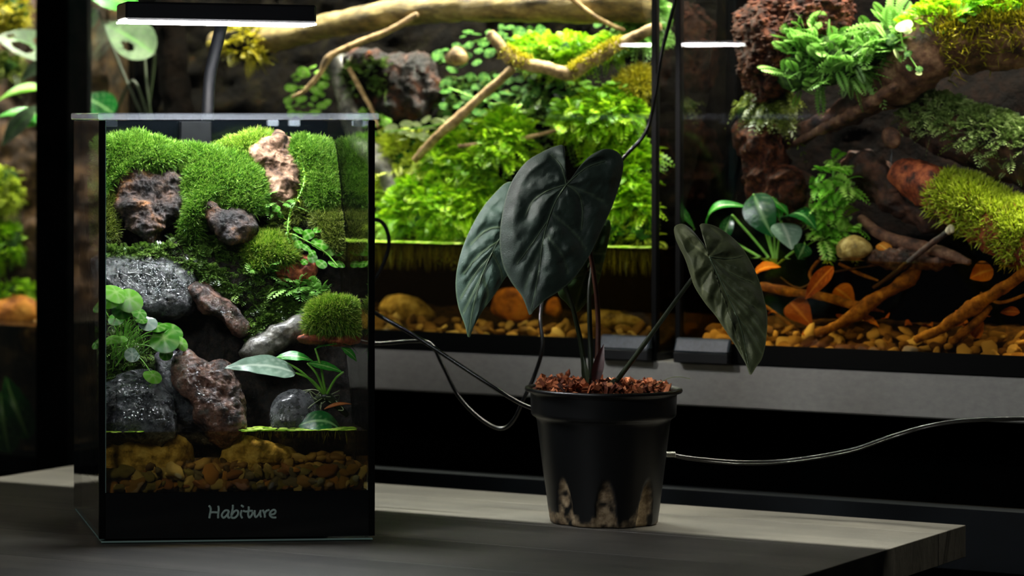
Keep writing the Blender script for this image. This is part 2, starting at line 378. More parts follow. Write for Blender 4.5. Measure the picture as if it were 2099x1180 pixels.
M['cork'] = surf('cork_bark_dark', ['#0c0807', '#2c1d17', '#523a2c', '#9a6432'], 60, [.38, .48, .57, .68], rough=.24, rough2=.8, spec=.5, bump=.004, bscale=260)
M['corkpale'] = surf('cork_bark_pale', ['#2a1e17', '#6b4f3c', '#a4836a'], 85, [.36, .5, .66], rough=.75, spec=.3, bump=.0016, bscale=170)
M['redbark'] = surf('red_bark', ['#2b0f09', '#8e3f22', '#c46a3d'], 120, rough=.6, bump=.0015)
M['slate'] = surf('wet_slate', ['#0f1113', '#2a2c2f', '#55575a'], 60, rough=.10, rough2=.5, spec=.8, bump=.0045, bscale=330, coat=.25)
M['graystone'] = surf('grey_stone', ['#24231f', '#5a574f', '#8f8a7f'], 90, rough=.2, rough2=.6, spec=.6, bump=.0014, bscale=200, coat=.3)
M['brownstone'] = surf('red_brown_stone', ['#1c110c', '#4c2f22', '#7d5440', '#6d655c'], 70, [.38, .48, .57, .68], rough=.18, rough2=.65, spec=.6, bump=.004, bscale=300, coat=.15)
M['goldstone'] = surf('ochre_stone', ['#5a4820', '#ac9048', '#d4bc78'], 90, rough=.7, bump=.0015, bscale=230)
M['orangestone'] = surf('orange_stone', ['#7a3f12', '#c77a24', '#d99438'], 50, rough=.7, bump=.001)
M['log'] = surf('tan_weathered_log', ['#33280f', '#66552c', '#94804c'], 55, rough=.7, bump=.0016, bscale=90, stretch=(.5, 1, 1.6))
M['twig'] = surf('pale_twig', ['#4a3820', '#866a42', '#b09468'], 90, rough=.7, bump=.001)
M['darklog'] = surf('dark_red_log', ['#140a06', '#3a2015', '#6b4430'], 60, rough=.35, rough2=.8, spec=.5, bump=.003, bscale=100)
M['pinklog'] = surf('pinkish_log_bark', ['#2f1a12', '#6b4634', '#9a7458'], 70, rough=.65, bump=.003, bscale=110)
M['drift'] = surf('ochre_driftwood', ['#4a2b10', '#8d5f28', '#c09449'], 90, rough=.65, bump=.0016, bscale=160)
M['paletwig'] = surf('white_twig_tip', ['#d9c9a4', '#f2e6c8'], 90, rough=.6, bump=.0003)
M['redtip'] = surf('red_twig', ['#8a1f14', '#c23a24'], 90, rough=.5, bump=0)
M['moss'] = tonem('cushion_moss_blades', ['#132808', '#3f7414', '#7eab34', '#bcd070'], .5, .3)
M['mossb'] = surf('moss_underside', ['#0d1d06', '#24420d', '#3d5a16'], 200, rough=.8, spec=.2, bump=.001)
M['mossy'] = tonem('yellow_tipped_moss_blades', ['#24400c', '#5b8c18', '#9db93a', '#d8cf7a'], .5, .3)
M['mossdark'] = tonem('dark_creeping_moss', ['#1a2a0c', '#3f5e1c', '#6f9038', '#b2c87c'], .3, .2, .7)
M['mossolive'] = tonem('olive_moss', ['#1f2a08', '#4d5f16', '#84913a', '#b0b36a'], .4, .25)
M['lime'] = tonem('lime_frond_moss', ['#2a5206', '#74b00e', '#b4dc22', '#e4f670'], .4, .35)
M['limeb'] = surf('lime_moss_core', ['#0c2204', '#1f4a08', '#35690e'], 160, rough=.8, spec=.2, bump=.001)
M['goldmoss'] = tonem('golden_moss', ['#4a4a06', '#8f8a0e', '#c2b324', '#dfe050'], .5, .3)
M['fern'] = tonem('light_green_fern', ['#335a18', '#659a3a', '#98c868', '#c4e29a'], .4, .3)
M['fern2'] = tonem('yellow_green_fern', ['#3a8418', '#80cc38', '#bcec6c', '#e4fbac'], .4, .35)
M['limemoss'] = tonem('yellow_green_log_moss', ['#4a5a0e', '#a4b824', '#d2e244', '#eef48a'], .5, .3)
M['pennyw'] = leafmat('glossy_round_leaf', '#2f8a10', '#5eb41e', '#b5e07a', .18, .35, .6)
M['pennyl'] = leafmat('fresh_round_leaf', '#6cca20', '#98e440', '#d2f29a', .3, .4, .5)
M['anub'] = leafmat('waxy_dark_leaf', '#0f4a1c', '#1f6e2c', '#8fbf78', .22, .15, .6, coat=.5)
M['anubl'] = leafmat('waxy_bright_leaf', '#2b8a26', '#46ad38', '#b0dc84', .25, .3, .5)
M['silver'] = leafmat('silvery_waxy_leaf', '#6f8f78', '#9db9a4', '#d5e4d0', .2, .1, .8, coat=.6)
M['fig'] = leafmat('small_round_creeper_leaf', '#174a08', '#317414', '#74a440', .55, .3, .3)
M['figl'] = leafmat('lime_creeper_leaf', '#6bbf20', '#9be03a', '#dcf59a', .35, .35, .4)
M['figp'] = leafmat('pale_creeper_leaf', '#c4e07a', '#e2f2a8', '#f6fadc', .4, .3, .4)
M['whiteleaf'] = leafmat('pale_grey_leaf', '#465a40', '#687c5c', '#5f8a4a', .4, .25, .4)
M['deadleaf'] = leafmat('brown_dead_leaf', '#8a4218', '#b8662a', '#d99a58', .6, .15, .3)
M['orangeleaf'] = leafmat('orange_dead_leaf', '#c46a10', '#e69a24', '#f0c060', .6, .25, .3)
M['velvet'] = leafmat('dark_velvet_leaf', '#26332a', '#324238', '#5f7058', .55, .05, .35, .0003, 900, sheen=.25)
M['velvet2'] = leafmat('warm_lit_velvet_leaf', '#474f34', '#5a6240', '#868e62', .55, .06, .3, .0003, 900, sheen=.2)  # lighter copy of velvet, warm light on the leaf put into its colour
M['velvet3'] = leafmat('lamp_lit_velvet_leaf', '#3f574a', '#50695a', '#86a274', .5, .1, .35, .0003, 900, sheen=.25)  # lighter copy of velvet, the small lamp's light put into its colour
M['backleaf'] = leafmat('young_leaf_underside', '#2f4a26', '#48663a', '#8fa86c', .5, .3, .3)
M['petiole'] = surf('dark_green_stalk', ['#1b2413', '#2c3520'], 60, rough=.4, bump=0)
M['petiolered'] = surf('red_brown_stalk', ['#2b1712', '#4a2c20'], 60, rough=.4, bump=0)
M['stem'] = surf('light_green_stem', ['#5d9a2e', '#8cc44c'], 80, rough=.4, bump=0)
M['coco'] = tonem('coconut_husk_chips', ['#2a120a', '#6b321a', '#a35a34', '#b97a52'], .8, .05, .3)
M['cable'] = surf('black_cable', ['#08090a'], rough=.25, spec=.6, bump=0)
M['root'] = surf('pale_root', ['#7d8a5c', '#a8b088'], 80, rough=.5, bump=0)
M['lampblack'] = surf('lamp_black_metal', ['#0b0b0d'], rough=.35, spec=.5, bump=0)
M['lampgray'] = surf('grey_metal_stem', ['#07090b', '#0b0d10'], 30, rough=.45, spec=.3, bump=0)
M['led'] = emit('led_diffuser', '#fcf5f3', LAMP_STRENGTH)
M['duck'] = tonem('floating_duckweed', ['#5c8a14', '#8fc020', '#c4e648', '#e4f58a'], .4, .3)
M['algae'] = tonem('hanging_roots', ['#3a4208', '#6b7414', '#98a02c', '#b8b850'], .6, .3)
for i, cs in enumerate((['#7a5a2c', '#a07c40'], ['#96642c', '#c08c48'], ['#645c34', '#8a824c'], ['#544e40', '#7a7260'], ['#744a2c', '#98683e'], ['#a89460', '#ccb880'])):
    M['peb%d' % i] = surf('pebble_stone', cs, 150, rough=.6, spec=.35, bump=.0006)
for i, cs in enumerate((['#b8935a', '#d8b880'], ['#8a6638', '#b08c54'], ['#ceb07a', '#e6d2a4'], ['#4e3620', '#77573a'])):
    M['amb%d' % i] = surf('amber_pebble_stone', cs, 150, rough=.6, spec=.3, bump=.0006)
M['wetpeat'] = surf('wet_rust_peat', ['#060302', '#1e0d04', '#44200a', '#7a400f'], 70, [.42, .52, .6, .7], rough=.2, rough2=.8, spec=.4, bump=.004, bscale=260)
M['gravbed'] = surf('dark_gravel_bed', ['#1c130a', '#3b2a16', '#5c4426'], 200, rough=.8, spec=.2, bump=.002)
M['gravtone'] = tonem('mixed_amber_gravel', ['#4a341c', '#8f6c3c', '#c4a468', '#e2cc98'], .65, 0, .3)
M['gravbrown'] = tonem('mixed_brown_gravel', ['#3a2c1a', '#6e5230', '#8f7040', '#a89060'], .6, 0, .3)
M['film'] = glassm('trickling_water_film', '#ffffff', 1.33, wave=.0035, wscale=420, rough=.08)
M['greygreen'] = tonem('grey_green_moss', ['#34451c', '#6c8642', '#a6bc74', '#d2e0ac'], .4, .25)
M['blacklog'] = surf('black_wet_trunk', ['#030201', '#080503', '#100a06'], 60, rough=.9, spec=.03, bump=.003, bscale=100)
M['rail'] = surf('blue_black_rail', ['#0d1114', '#12171b'], 30, rough=.7, spec=.2, bump=0)
M['vein'] = surf('pale_green_vein', ['#55664e', '#6b7c60'], 200, rough=.5, spec=.3, bump=0)
# ---------------------------------------------------------------- the setting
def st(o): o['kind'] = 'structure'; return o
st(box('floor', XY, -2.5, 3.2, -0.6, 4.4, -0.80, -0.75, M['floor']))
st(box('wall_back', RL, -3.6, 1.4, 1.0, 1.06, -0.75, 1.9, M['wall']))

# ---------------------------------------------------------------- table
TE = 0.0
def TBL(s, n, z): return RL(s, np.asarray(n) - C_R, z)          # n = absolute distance along the rack normal
S_L, S_R, N_B, N_F = -1.618, -0.8217, 2.424, 1.624
tb = thing('table', 'dark stained wooden table carrying the small terrarium and the potted plant', 'table', TBL((S_L + S_R) / 2, (N_B + N_F) / 2, -.75))
seams = [N_B, 2.363, 2.243, 2.123, 2.003, 1.883, 1.763, N_F]
for a, b in zip(seams[:-1], seams[1:]):
    V, F = boxm(TBL, S_L, S_R, b + .0002, a - .0002, -.024, 0, .0004); c = V.mean(0)
    o = obj('plank', V, F, M['table'], tb, smooth=False)
# grain runs along the boards: turn each board's own axes with the table
for o in [x for x in COL.objects if x.name.startswith('plank')]:
    o.data.transform(Matrix.Rotation(-RZ, 4, 'Z')); o.rotation_euler[2] = RZ
box('apron', TBL, S_L + .05, S_R - .05, N_F + .05, N_B - .05, -.075, -.0245, M['blacksteel'], tb)
for s in (S_L + .04, S_R - .09):
    for n in (N_F + .04, N_B - .09): box('leg', TBL, s, s + .05, n, n + .05, -.75, -.0245, M['blacksteel'], tb)

# ---------------------------------------------------------------- metal rack
rk = thing('metal_rack', 'steel rack with a grey front beam holding the big glass tanks', 'rack', RL(-1.415, .08, -.75))
box('beam', RL, -1.668, -.35, 0.0, .040, .0675, .1035, M['steel'], rk, .0012)
box('shelf_board', RL, -1.72, -.35, .041, .24, .085, .1030, M['blacksteel'], rk)
box('lower_rail', RL, -1.72, -.35, -.045, -.02, -.045, .003, M['rail'], rk, .0003)
box('lower_panel', RL, -1.72, -.35, .06, .07, -.70, .066, M['blacksteel'], rk)
box('upright_post', RL, -1.722, -1.686, -.055, -.022, -.75, .80, M['blacksteel'], rk, .0015)
box('upright_post', RL, -1.748, -1.7, .20, .24, -.75, .80, M['blacksteel'], rk, .0015)
box('upright_post', RL, -.40, -.352, .20, .24, -.75, .80, M['blacksteel'], rk, .0015)
box('upright_post', RL, -2.40, -2.36, .20, .24, -.75, .80, M['blacksteel'], rk, .0015)
box('left_shelf', RL, -2.40, -1.75, -.002, .24, -.05, -.03, M['blacksteel'], rk)

# ---------------------------------------------------------------- big tanks (shell)
D_ = 0.165
def tank(label, s0, s1, z0, ztop, hood_s):
    t = thing('glass_tank', label, 'tank', RL((s0 + s1) / 2, D_ / 2, z0))
    box('base_pane', RL, s0, s1, 0, D_, z0, z0 + .006, M['blackplastic'], t)
    box('base_trim', RL, s0, s1, -.0012, 0, z0, z0 + .0165, M['silicone'], t, .0003)
    box('front_pane', RL, s0 + .002, s1 - .002, .0003, .005, z0 + .0065, ztop, M['glass'], t, .0002)
    box('side_pane', RL, s0, s0 + .005, .0055, D_, z0 + .0065, ztop, M['glass'], t, .0002)
    box('side_pane', RL, s1 - .005, s1, .0055, D_, z0 + .0065, ztop, M['glass'], t, .0002)
    box('back_panel', RL, s0, s1, D_ + .0005, D_ + .006, z0, ztop, M['blackpanel'], t, .0002)
    for a, b in ((s0, s0 + .0045), (s1 - .0045, s1)):
        box('corner_seal', RL, a, b, -.0012, .006, z0 + .0065, ztop, M['silicone'], t, .0003)
    box('rim', RL, s0, s1, -.003, .004, .5415, ztop + .01, M['silicone'], t, .0005)
    return t
ct = tank('large planted glass tank with bright lime mosses in the middle of the rack', -1.705, -1.127, .104, .575, 0)
rt = tank('large glass tank with brown logs and clear amber water', -1.110, -.50, .104, .575, 0)
lt = tank('narrow view of a tank with brown bark wall beyond the black rack post', -2.34, -1.755, -.03, .575, 0)
for s0, s1, lab in ((-1.745, -1.12, 'added unseen light-blocking hood above the lime moss tank'), (-1.113, -.40, 'added unseen light-blocking hood above the amber water tank'), (-2.35, -1.7495, 'added unseen light-blocking hood above the bark wall tank')):
    h = thing('light_block_hood', lab, 'hood', RL((s0 + s1) / 2, .08, .5855))  # unseen hood added so strip light leaves only through the glass
    box('front_board', RL, s0, s1, -.008, -.0035, .5417, .80, M['blacksteel'], h)
    box('top_board', RL, s0, s1, -.008, .19, .80, .805, M['blacksteel'], h)
    box('back_board', RL, s0, s1, .185, .19, .58, .80, M['blacksteel'], h)
    box('light_bar', RL, s0 + .03, s1 - .03, STRIP_B - .01, STRIP_B + .01, STRIP_Z + .003, STRIP_Z + .012, M['lampblack'], h)
for s0, s1, tk in ((-1.175, -1.130, ct), (-1.107, -1.059, rt)):
    zz = W(1310, 726, RR, -.010)[2]
    box('corner_foot', lambda s, b, z: RL(s, np.asarray(b) + np.where(np.asarray(b) < -.006, np.clip((np.asarray(z) - .1130) / .0115, 0, 1) * .0055, 0), z), s0, s1, -.012, -.0016, .1130, .1245, M['rubber'], tk, .0012)
    box('foot_shaded_half', RL, s0, s1, -.012, -.0016, .1042, .1128, M['blackplastic'], tk, .0006)  # lower half given a darker colour for the shade below the lit top
# ---------------------------------------------------------------- small terrarium (shell)
tr = thing('terrarium', 'small clear glass terrarium with black base, standing on the wooden table', 'terrarium', TL(.1009, .1, .0006))
TW, TD, TZ = .2018, .200, .3055
box('bottom_pane', TL, .0015, TW - .0015, -.0006, TD, .0006, .0017, M['edge'], tr, .0003)
bp = box('base_panel', TL, .0042, TW - .0042, .0004, .0035, .0034, .0365, M['blackpanel'], tr, .0002)
box('inner_floor', TL, .0042, TW - .0042, .0038, TD - .004, .030, .0362, M['blackplastic'], tr, .0002)
box('front_pane', TL, .0046, TW - .0046, .0004, .0034, .0367, TZ, M['glass'], tr, .0002)
box('side_pane', TL, .0006, .0036, .0036, TD - .0032, .0034, TZ, M['glass'], tr, .0002)
box('side_pane', TL, TW - .0036, TW - .0006, .0036, TD - .0032, .0034, TZ, M['glass'], tr, .0002)
box('base_side_panel', TL, .0037, .0041, .0038, TD - .0034, .0034, .0365, M['blackpanel'], tr, .0001)
box('back_panel', TL, .0006, TW - .0006, TD - .003, TD, .0034, TZ, M['blackpanel'], tr, .0002)
box('corner_seal', TL, .0, .0046, -.0006, .0035, .0034, TZ, M['silicone'], tr, .0003)
box('corner_seal', TL, TW - .0046, TW, -.0006, .0035, .0034, TZ, M['silicone'], tr, .0003)
box('edge_highlight', TL, .0046, .0050, -.0004, .0003, .0367, TZ, M['edge'], tr, .0001)  # pale strip standing in for the highlight along the glass edge
# lettering
ST = [[(215,190),(250,230),(258,300),(238,400),(225,485)], [(440,195),(450,280),(437,400),(435,485)], [(260,350),(330,345),(430,352)],
      [(690,310),(615,300),(555,350),(522,420),(560,475),(620,440),(675,370),(690,310),(672,400),(680,470),(720,472)],
      [(787,170),(785,260),(758,380),(758,470),(840,472),(905,400),(912,330),(870,300),(805,345),(765,410)],
      [(1000,300),(978,370),(982,430),(1012,485)], [(985,180),(1012,195),(1042,218)],
      [(1165,210),(1165,300),(1152,400),(1185,472),(1250,395),(1258,345)], [(1035,312),(1100,328),(1180,312),(1262,312)],
      [(1310,300),(1308,400),(1335,462),(1390,420),(1440,335),(1450,290),(1443,400),(1462,462)],
      [(1500,290),(1545,380),(1553,470)], [(1550,375),(1590,315),(1660,290)],
      [(1680,400),(1770,388),(1812,330),(1772,285),(1702,320),(1668,392),(1700,450),(1760,472),(1822,468)]]
parts = []
for s_ in ST:
    q = np.array(s_, float); V, F = tube(W(410 + q[:, 0] / 11.66, 1020 + q[:, 1] / 11.66, TT, .0), .00088, 8, n=len(s_) * 6)
    d = (V[:, :2] @ N_T) - C_T; V[:, :2] -= np.outer(d * .85 - .0003, N_T); parts.append((V, F))
V, F = join(*parts); obj('lettering', V, F, M['letter'], bp)
# lid
ld = thing('acrylic_lid', 'clear acrylic lid lying on top of the small terrarium', 'lid', TL(.1, .1, TZ))
box('lid_sheet', TL, -.0012, TW + .0025, -.004, TD + .004, TZ + .0006, TZ + .0056, M['acrylic'], ld, .0008)
for a, b in ((.0055, .004), (.165, .160), (.187, .004), (.150, .172)):
    box('lid_clip', TL, a, a + .0085, b, b + .009, TZ - .0045, TZ + .0004, M['acrylic'], ld, .0006)

# ---------------------------------------------------------------- lamp
lp = thing('led_lamp', 'slim black LED lamp glowing above the small terrarium', 'lamp', TL(.10, .215, TZ + .006))
LA0, LA1 = .0275, .1715
def LF(a, b, z):          # the head leans about one degree
    a = np.asarray(a, float); return TL(a, b, np.asarray(z) - (a - .1) * .0165)
box('housing', LF, LA0, LA1, .074, .136, .3796, .3932, M['lampblack'], lp, .0015)
V, F = boxm(LF, LA0 - .0004, LA1 + .0003, .076, .134, .3781, .3793, .0012)
obj('light_panel', V, F, M['led'], lp, smooth=False)
pts = [W(455, 40, TT, .175), W(452, 60, TT, .19), W(440, 110, TT, .205), W(430, 160, TT, .211), W(426, 236, TT, .212), W(426, 330, TT, .212)]
V, F = tube(pts, .0049, 12); obj('stem', V, F, M['lampgray'], lp)
box('clamp', TL, .083, .108, .1865, .1965, .2802, TZ - .0005, M['lampgray'], lp, .001)
box('clamp_back', TL, .083, .108, .2006, .2065, .2602, TZ - .0005, M['lampgray'], lp, .001)

# ---------------------------------------------------------------- planted slope inside the small terrarium
ZS = [.036, .060, .079, .10, .13, .16, .19, .22, .25, .272, .300]
BS = [.058, .060, .064, .074, .088, .101, .115, .134, .152, .164, .172]
def slopeT(v):
    y = 2.47; z = EYE - (np.asarray(v, float) - V0) / F_PX * y; return np.interp(z, ZS, BS)
na, nz = 90, 100
aa, zz = np.meshgrid(np.linspace(.0044, TW - .0044, na), np.linspace(.0366, .262, nz)); aa, zz = aa.ravel(), zz.ravel()
bb = np.interp(zz, ZS, BS) + .004; P = TL(aa, bb, zz); bb = np.clip(bb + .009 * fbm(P, 28, 4, 3) + .004 * fbm(P, 90, 3, 4, True), .02, .18)
top = zz + .012 * fbm(np.stack([aa, 0 * aa, 0 * aa], 1), 30, 3, 5) * (zz / .262) ** 3
A = TL(aa, bb, top); B = TL(aa, np.full_like(aa, .193), top); F = ringfaces(nz, na, False); nA = na * nz
e = lambda idx: np.stack([idx[:-1], idx[1:], idx[1:] + nA, idx[:-1] + nA], -1)
g = np.arange(nA).reshape(nz, na)
obj('planted_slope', np.vstack([A, B]), [F[:, ::-1] if False else F, F[:, ::-1] + nA, e(g[-1])[:, ::-1], e(g[0]), e(g[:, 0])[:, ::-1], e(g[:, -1])], M['soil'])
sl = tag(bpy.data.objects['planted_slope'], 'dark wet soil slope filling the back of the small terrarium', 'soil bank')

VIEW_T = np.array([-.06, -1, .05]); VIEW_R = np.array([-.18, -1, .03])
def vis(view, lo=-.25):
    v = view / np.linalg.norm(view); return lambda N, P: np.maximum(0, N @ v - lo) + .5 * np.maximum(0, N[:, 2])
def keep_in(V, pl):
    """stay behind the front glass"""
    if pl is TT:
        q = V[:, :2] - FL; V[:, :2] = FL + np.clip(q @ E_T, .0044, TW - .0044)[:, None] * E_T + np.clip(q @ N_T, .0045, .195)[:, None] * N_T
    elif pl is RR:
        b = V[:, :2] @ N_R - C_R; V[:, :2] += (np.clip(b, .0068, D_ - .002) - b)[:, None] * N_R
    return V
def moss(name, label, poly, pl, b, thick, matb, matc, n, L, wd=.0006, style='blade', slope=None, seed=1, cat='moss', pairs=7, lw=.34, up=.4, spread=.75, curl=.3, droop=.5, amp=.006, tilt=(0, 0), group=None, clipu=None, ridge=0, freq=80):
    V, F = inflate(poly, pl, b, thick, slope=slope, amp=amp, freq=freq, s=seed, n=70, rings=14, tilt=tilt, ridge=ridge)
    lo, hi = V.min(0), V.max(0)
    t = thing(name, label, cat, [(lo[0] + hi[0]) / 2, (lo[1] + hi[1]) / 2, lo[2]], group)
    V = keep_in(V, pl); obj('cushion_core', V, F, matc, t)
    vf = vis(VIEW_T if pl is TT else VIEW_R)
    P, N = sample(V, F, n, seed, (lambda N, P: vf(N, P) * (.12 + np.clip(fbm(P, 75, 3, seed + 5) * 5 + .6, 0, 1))) if style == 'frond' else vf)
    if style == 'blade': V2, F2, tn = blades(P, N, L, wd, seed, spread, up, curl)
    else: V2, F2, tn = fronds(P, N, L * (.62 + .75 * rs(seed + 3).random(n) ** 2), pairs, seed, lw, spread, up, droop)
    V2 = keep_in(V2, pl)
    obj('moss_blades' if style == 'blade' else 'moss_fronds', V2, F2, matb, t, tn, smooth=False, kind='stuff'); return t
def lump(name, label, cat, poly, pl, b, thick, mat, **kw):
    V, F = inflate(poly, pl, b, thick, **kw)
    V = keep_in(V, pl)
    return tag(obj(name, V, F, mat), label, cat)

# bark and stones
lump('cork_bark', 'chunky dark cork bark with an orange torn flank under the moss cap', 'bark', [(232,342),(268,336),(300,346),(335,342),(374,340),(380,380),(374,432),(350,452),(330,470),(318,492),(288,490),(268,462),(248,432),(236,395)], TT, -.012, .018, M['cork'], slope=slopeT, amp=.005, freq=75, ridge=.006, s=11, pw=6, n=200, rings=64)
lump('cork_bark', 'upright pale tan cork bark sticking up out of the moss top', 'bark', [(505,302),(530,292),(548,283),(572,271),(590,288),(610,312),(613,345),(603,388),(592,412),(568,424),(552,402),(540,352),(520,328)], TT, -.020, .012, M['corkpale'], slope=slopeT, amp=.0035, freq=75, ridge=.0045, s=12, pw=6, n=200, rings=64)
lump('cork_bark', 'dark cracked bark lump below the middle moss cushion', 'bark', [(412,404),(440,424),(472,424),(508,440),(522,476),(492,500),(452,488),(428,455)], TT, -.030, .014, M['cork'], slope=slopeT, amp=.003, freq=120, ridge=.003, s=13, pw=4, n=90, rings=26)
lump('cork_bark', 'small brown bark stub half hidden by moss near the creeper leaves', 'bark', [(560,535),(600,522),(640,530),(648,560),(620,580),(580,575)], TT, -.014, .010, M['redbark'], slope=slopeT, amp=.003, freq=110, ridge=.002, s=14, pw=4)
lump('cork_bark', 'red brown bark strip under the low moss cushion beside the glass', 'bark', [(612,690),(660,682),(700,686),(735,684),(738,700),(700,706),(655,704),(625,702)], TT, .036, .012, M['redbark'], back=.02, amp=.002, freq=120, ridge=.001, s=15, pw=4)
lump('wet_rock', 'wide wet slate slab shining under the trickling water', 'rock', [(188,532),(230,518),(290,520),(340,526),(385,548),(404,590),(396,632),(350,652),(300,650),(250,630),(190,620)], TT, -.012, .016, M['slate'], slope=slopeT, amp=.003, freq=65, ridge=.003, s=21, pw=6, n=200, rings=64)
lump('wet_rock', 'brown shiny ledge leaning over the dark hollow', 'rock', [(386,588),(408,580),(436,592),(466,614),(498,645),(510,676),(490,690),(468,664),(446,644),(418,640),(398,618)], TT, -.022, .012, M['brownstone'], slope=slopeT, amp=.0025, freq=80, ridge=.002, s=22, pw=4, n=120, rings=30)
lump('wet_rock', 'grey slanting stone dusted with fine moss below the ferns', 'rock', [(488,722),(520,690),(566,664),(610,648),(648,640),(646,668),(612,700),(566,722),(520,740)], TT, -.022, .012, M['graystone'], slope=slopeT, amp=.0025, freq=80, ridge=.002, s=23, pw=4)
lump('wet_rock', 'dark smooth stone sheet behind the pennywort stems', 'rock', [(318,728),(350,716),(384,740),(408,790),(420,838),(398,872),(356,860),(330,800)], TT, -.024, .012, M['slate'], slope=slopeT, amp=.002, freq=60, ridge=.0015, s=24, pw=4)
lump('wet_rock', 'pitted red brown stone column standing in the water', 'rock', [(358,740),(384,722),(420,752),(456,742),(484,778),(502,842),(494,900),(450,908),(420,880),(392,830),(366,790)], TT, -.034, .015, M['brownstone'], slope=slopeT, amp=.004, freq=75, ridge=.004, s=25, pw=6, n=200, rings=64)
lump('wet_rock', 'wet grey stone with rusty patch beside the corner glass', 'rock', [(190,815),(226,792),(262,764),(312,772),(346,816),(362,872),(350,900),(280,904),(190,900)], TT, -.038, .014, M['slate'], slope=slopeT, amp=.004, freq=60, ridge=.0045, s=26, pw=6, n=200, rings=64)
lump('wet_rock', 'round dark charcoal stone behind the floating leaf', 'rock', [(554,836),(572,806),(608,796),(640,812),(656,846),(648,890),(600,900),(560,892)], TT, -.028, .014, M['slate'], slope=slopeT, amp=.0016, freq=60, s=27, pw=3)
lump('sunken_rock', 'pale yellowish stone block sunk under water at the corner', 'rock', [(206,896),(260,892),(330,894),(386,898),(394,936),(372,972),(300,984),(230,968)], TT, .032, .014, M['goldstone'], amp=.003, freq=70, ridge=.003, s=28, pw=4, n=110, rings=30)
lump('sunken_rock', 'ochre wedge stone lying under water with a pointed end', 'rock', [(452,972),(458,924),(486,900),(540,902),(566,916),(606,934),(572,950),(520,964),(496,984)], TT, .032, .014, M['goldstone'], amp=.003, freq=80, ridge=.003, s=29, pw=4, n=110, rings=30)

def film(label, poly, b, th, s, **kw):
    V, F = inflate(poly, TT, b, th, slope=slopeT, s=s, pw=6, n=150, rings=44, **kw); return tag(obj('water_film', keep_in(V, TT), F, M['film']), label, 'water', kind='stuff')
film('thin glittering water running over the wide slate slab', [(196,530),(240,520),(300,524),(350,536),(384,560),(396,600),(370,634),(300,640),(230,620),(196,600)], -.0145, .017, 21, amp=.003, freq=65, ridge=.003)
film('thin glittering water running down the brown ledge', [(400,590),(436,600),(470,630),(500,660),(496,682),(466,660),(440,640),(410,620)], -.0240, .0125, 22, amp=.0025, freq=80, ridge=.002)
film('thin glittering water over the corner grey stone', [(236,800),(264,776),(306,784),(336,824),(350,872),(300,884),(250,880)], -.0400, .0155, 26, amp=.004, freq=60, ridge=.0045)
film('thin glittering water on the flank of the red brown column', [(360,744),(384,730),(412,756),(430,800),(420,830),(392,810)], -.0340, .0160, 25, amp=.004, freq=75, ridge=.004)
# moss
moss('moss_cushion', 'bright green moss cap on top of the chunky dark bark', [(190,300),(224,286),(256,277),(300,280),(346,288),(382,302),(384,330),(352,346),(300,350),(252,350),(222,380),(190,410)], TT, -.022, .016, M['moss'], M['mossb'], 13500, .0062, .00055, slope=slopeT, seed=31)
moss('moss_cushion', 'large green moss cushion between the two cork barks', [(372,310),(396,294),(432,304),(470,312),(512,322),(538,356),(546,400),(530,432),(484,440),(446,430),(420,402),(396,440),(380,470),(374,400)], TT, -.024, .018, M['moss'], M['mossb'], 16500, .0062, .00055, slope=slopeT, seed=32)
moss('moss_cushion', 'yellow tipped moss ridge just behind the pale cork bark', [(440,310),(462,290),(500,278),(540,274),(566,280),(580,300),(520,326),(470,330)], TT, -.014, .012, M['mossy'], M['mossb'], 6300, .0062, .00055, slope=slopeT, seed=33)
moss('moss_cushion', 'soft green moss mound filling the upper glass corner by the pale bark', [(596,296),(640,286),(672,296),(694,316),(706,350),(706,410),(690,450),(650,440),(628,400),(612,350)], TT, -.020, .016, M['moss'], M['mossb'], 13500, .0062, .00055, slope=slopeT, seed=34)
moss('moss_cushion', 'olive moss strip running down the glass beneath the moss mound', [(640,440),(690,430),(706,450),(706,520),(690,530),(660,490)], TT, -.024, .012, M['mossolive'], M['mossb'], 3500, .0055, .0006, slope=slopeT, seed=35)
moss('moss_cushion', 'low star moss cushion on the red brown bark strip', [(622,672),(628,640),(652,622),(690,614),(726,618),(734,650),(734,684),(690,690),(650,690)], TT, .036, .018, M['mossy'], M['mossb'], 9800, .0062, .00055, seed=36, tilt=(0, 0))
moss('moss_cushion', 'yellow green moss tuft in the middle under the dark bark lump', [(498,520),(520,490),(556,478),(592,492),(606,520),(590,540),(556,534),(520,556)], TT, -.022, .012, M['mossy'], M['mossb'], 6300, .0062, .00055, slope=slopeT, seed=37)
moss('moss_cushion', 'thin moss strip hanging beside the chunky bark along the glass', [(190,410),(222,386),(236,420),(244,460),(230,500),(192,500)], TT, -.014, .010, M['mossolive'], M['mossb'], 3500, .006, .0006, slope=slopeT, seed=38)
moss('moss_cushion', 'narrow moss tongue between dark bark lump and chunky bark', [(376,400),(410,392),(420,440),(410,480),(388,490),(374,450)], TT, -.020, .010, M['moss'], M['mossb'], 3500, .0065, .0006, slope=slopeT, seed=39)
CR = [('dark creeping moss spilling over the top of the slate slab', [(200,512),(250,516),(330,512),(372,490),(410,505),(420,560),(390,560),(340,530),(280,524),(222,520)], 1600),
      ('dark creeping moss in the centre around the hollow', [(400,500),(450,490),(510,520),(560,560),(580,620),(540,650),(500,640),(450,600),(410,560)], 2200),
      ('wet dark moss sheet below the small ferns', [(500,640),(560,600),(620,590),(640,630),(600,660),(540,690),(500,700)], 1500),
      ('dark moss under the pennywort leaves beside the corner glass', [(190,640),(240,640),(300,690),(310,760),(250,790),(190,800)], 800),
      ('brown green moss around the climbing stem', [(560,420),(600,400),(640,430),(650,480),(600,500),(560,490)], 700)]
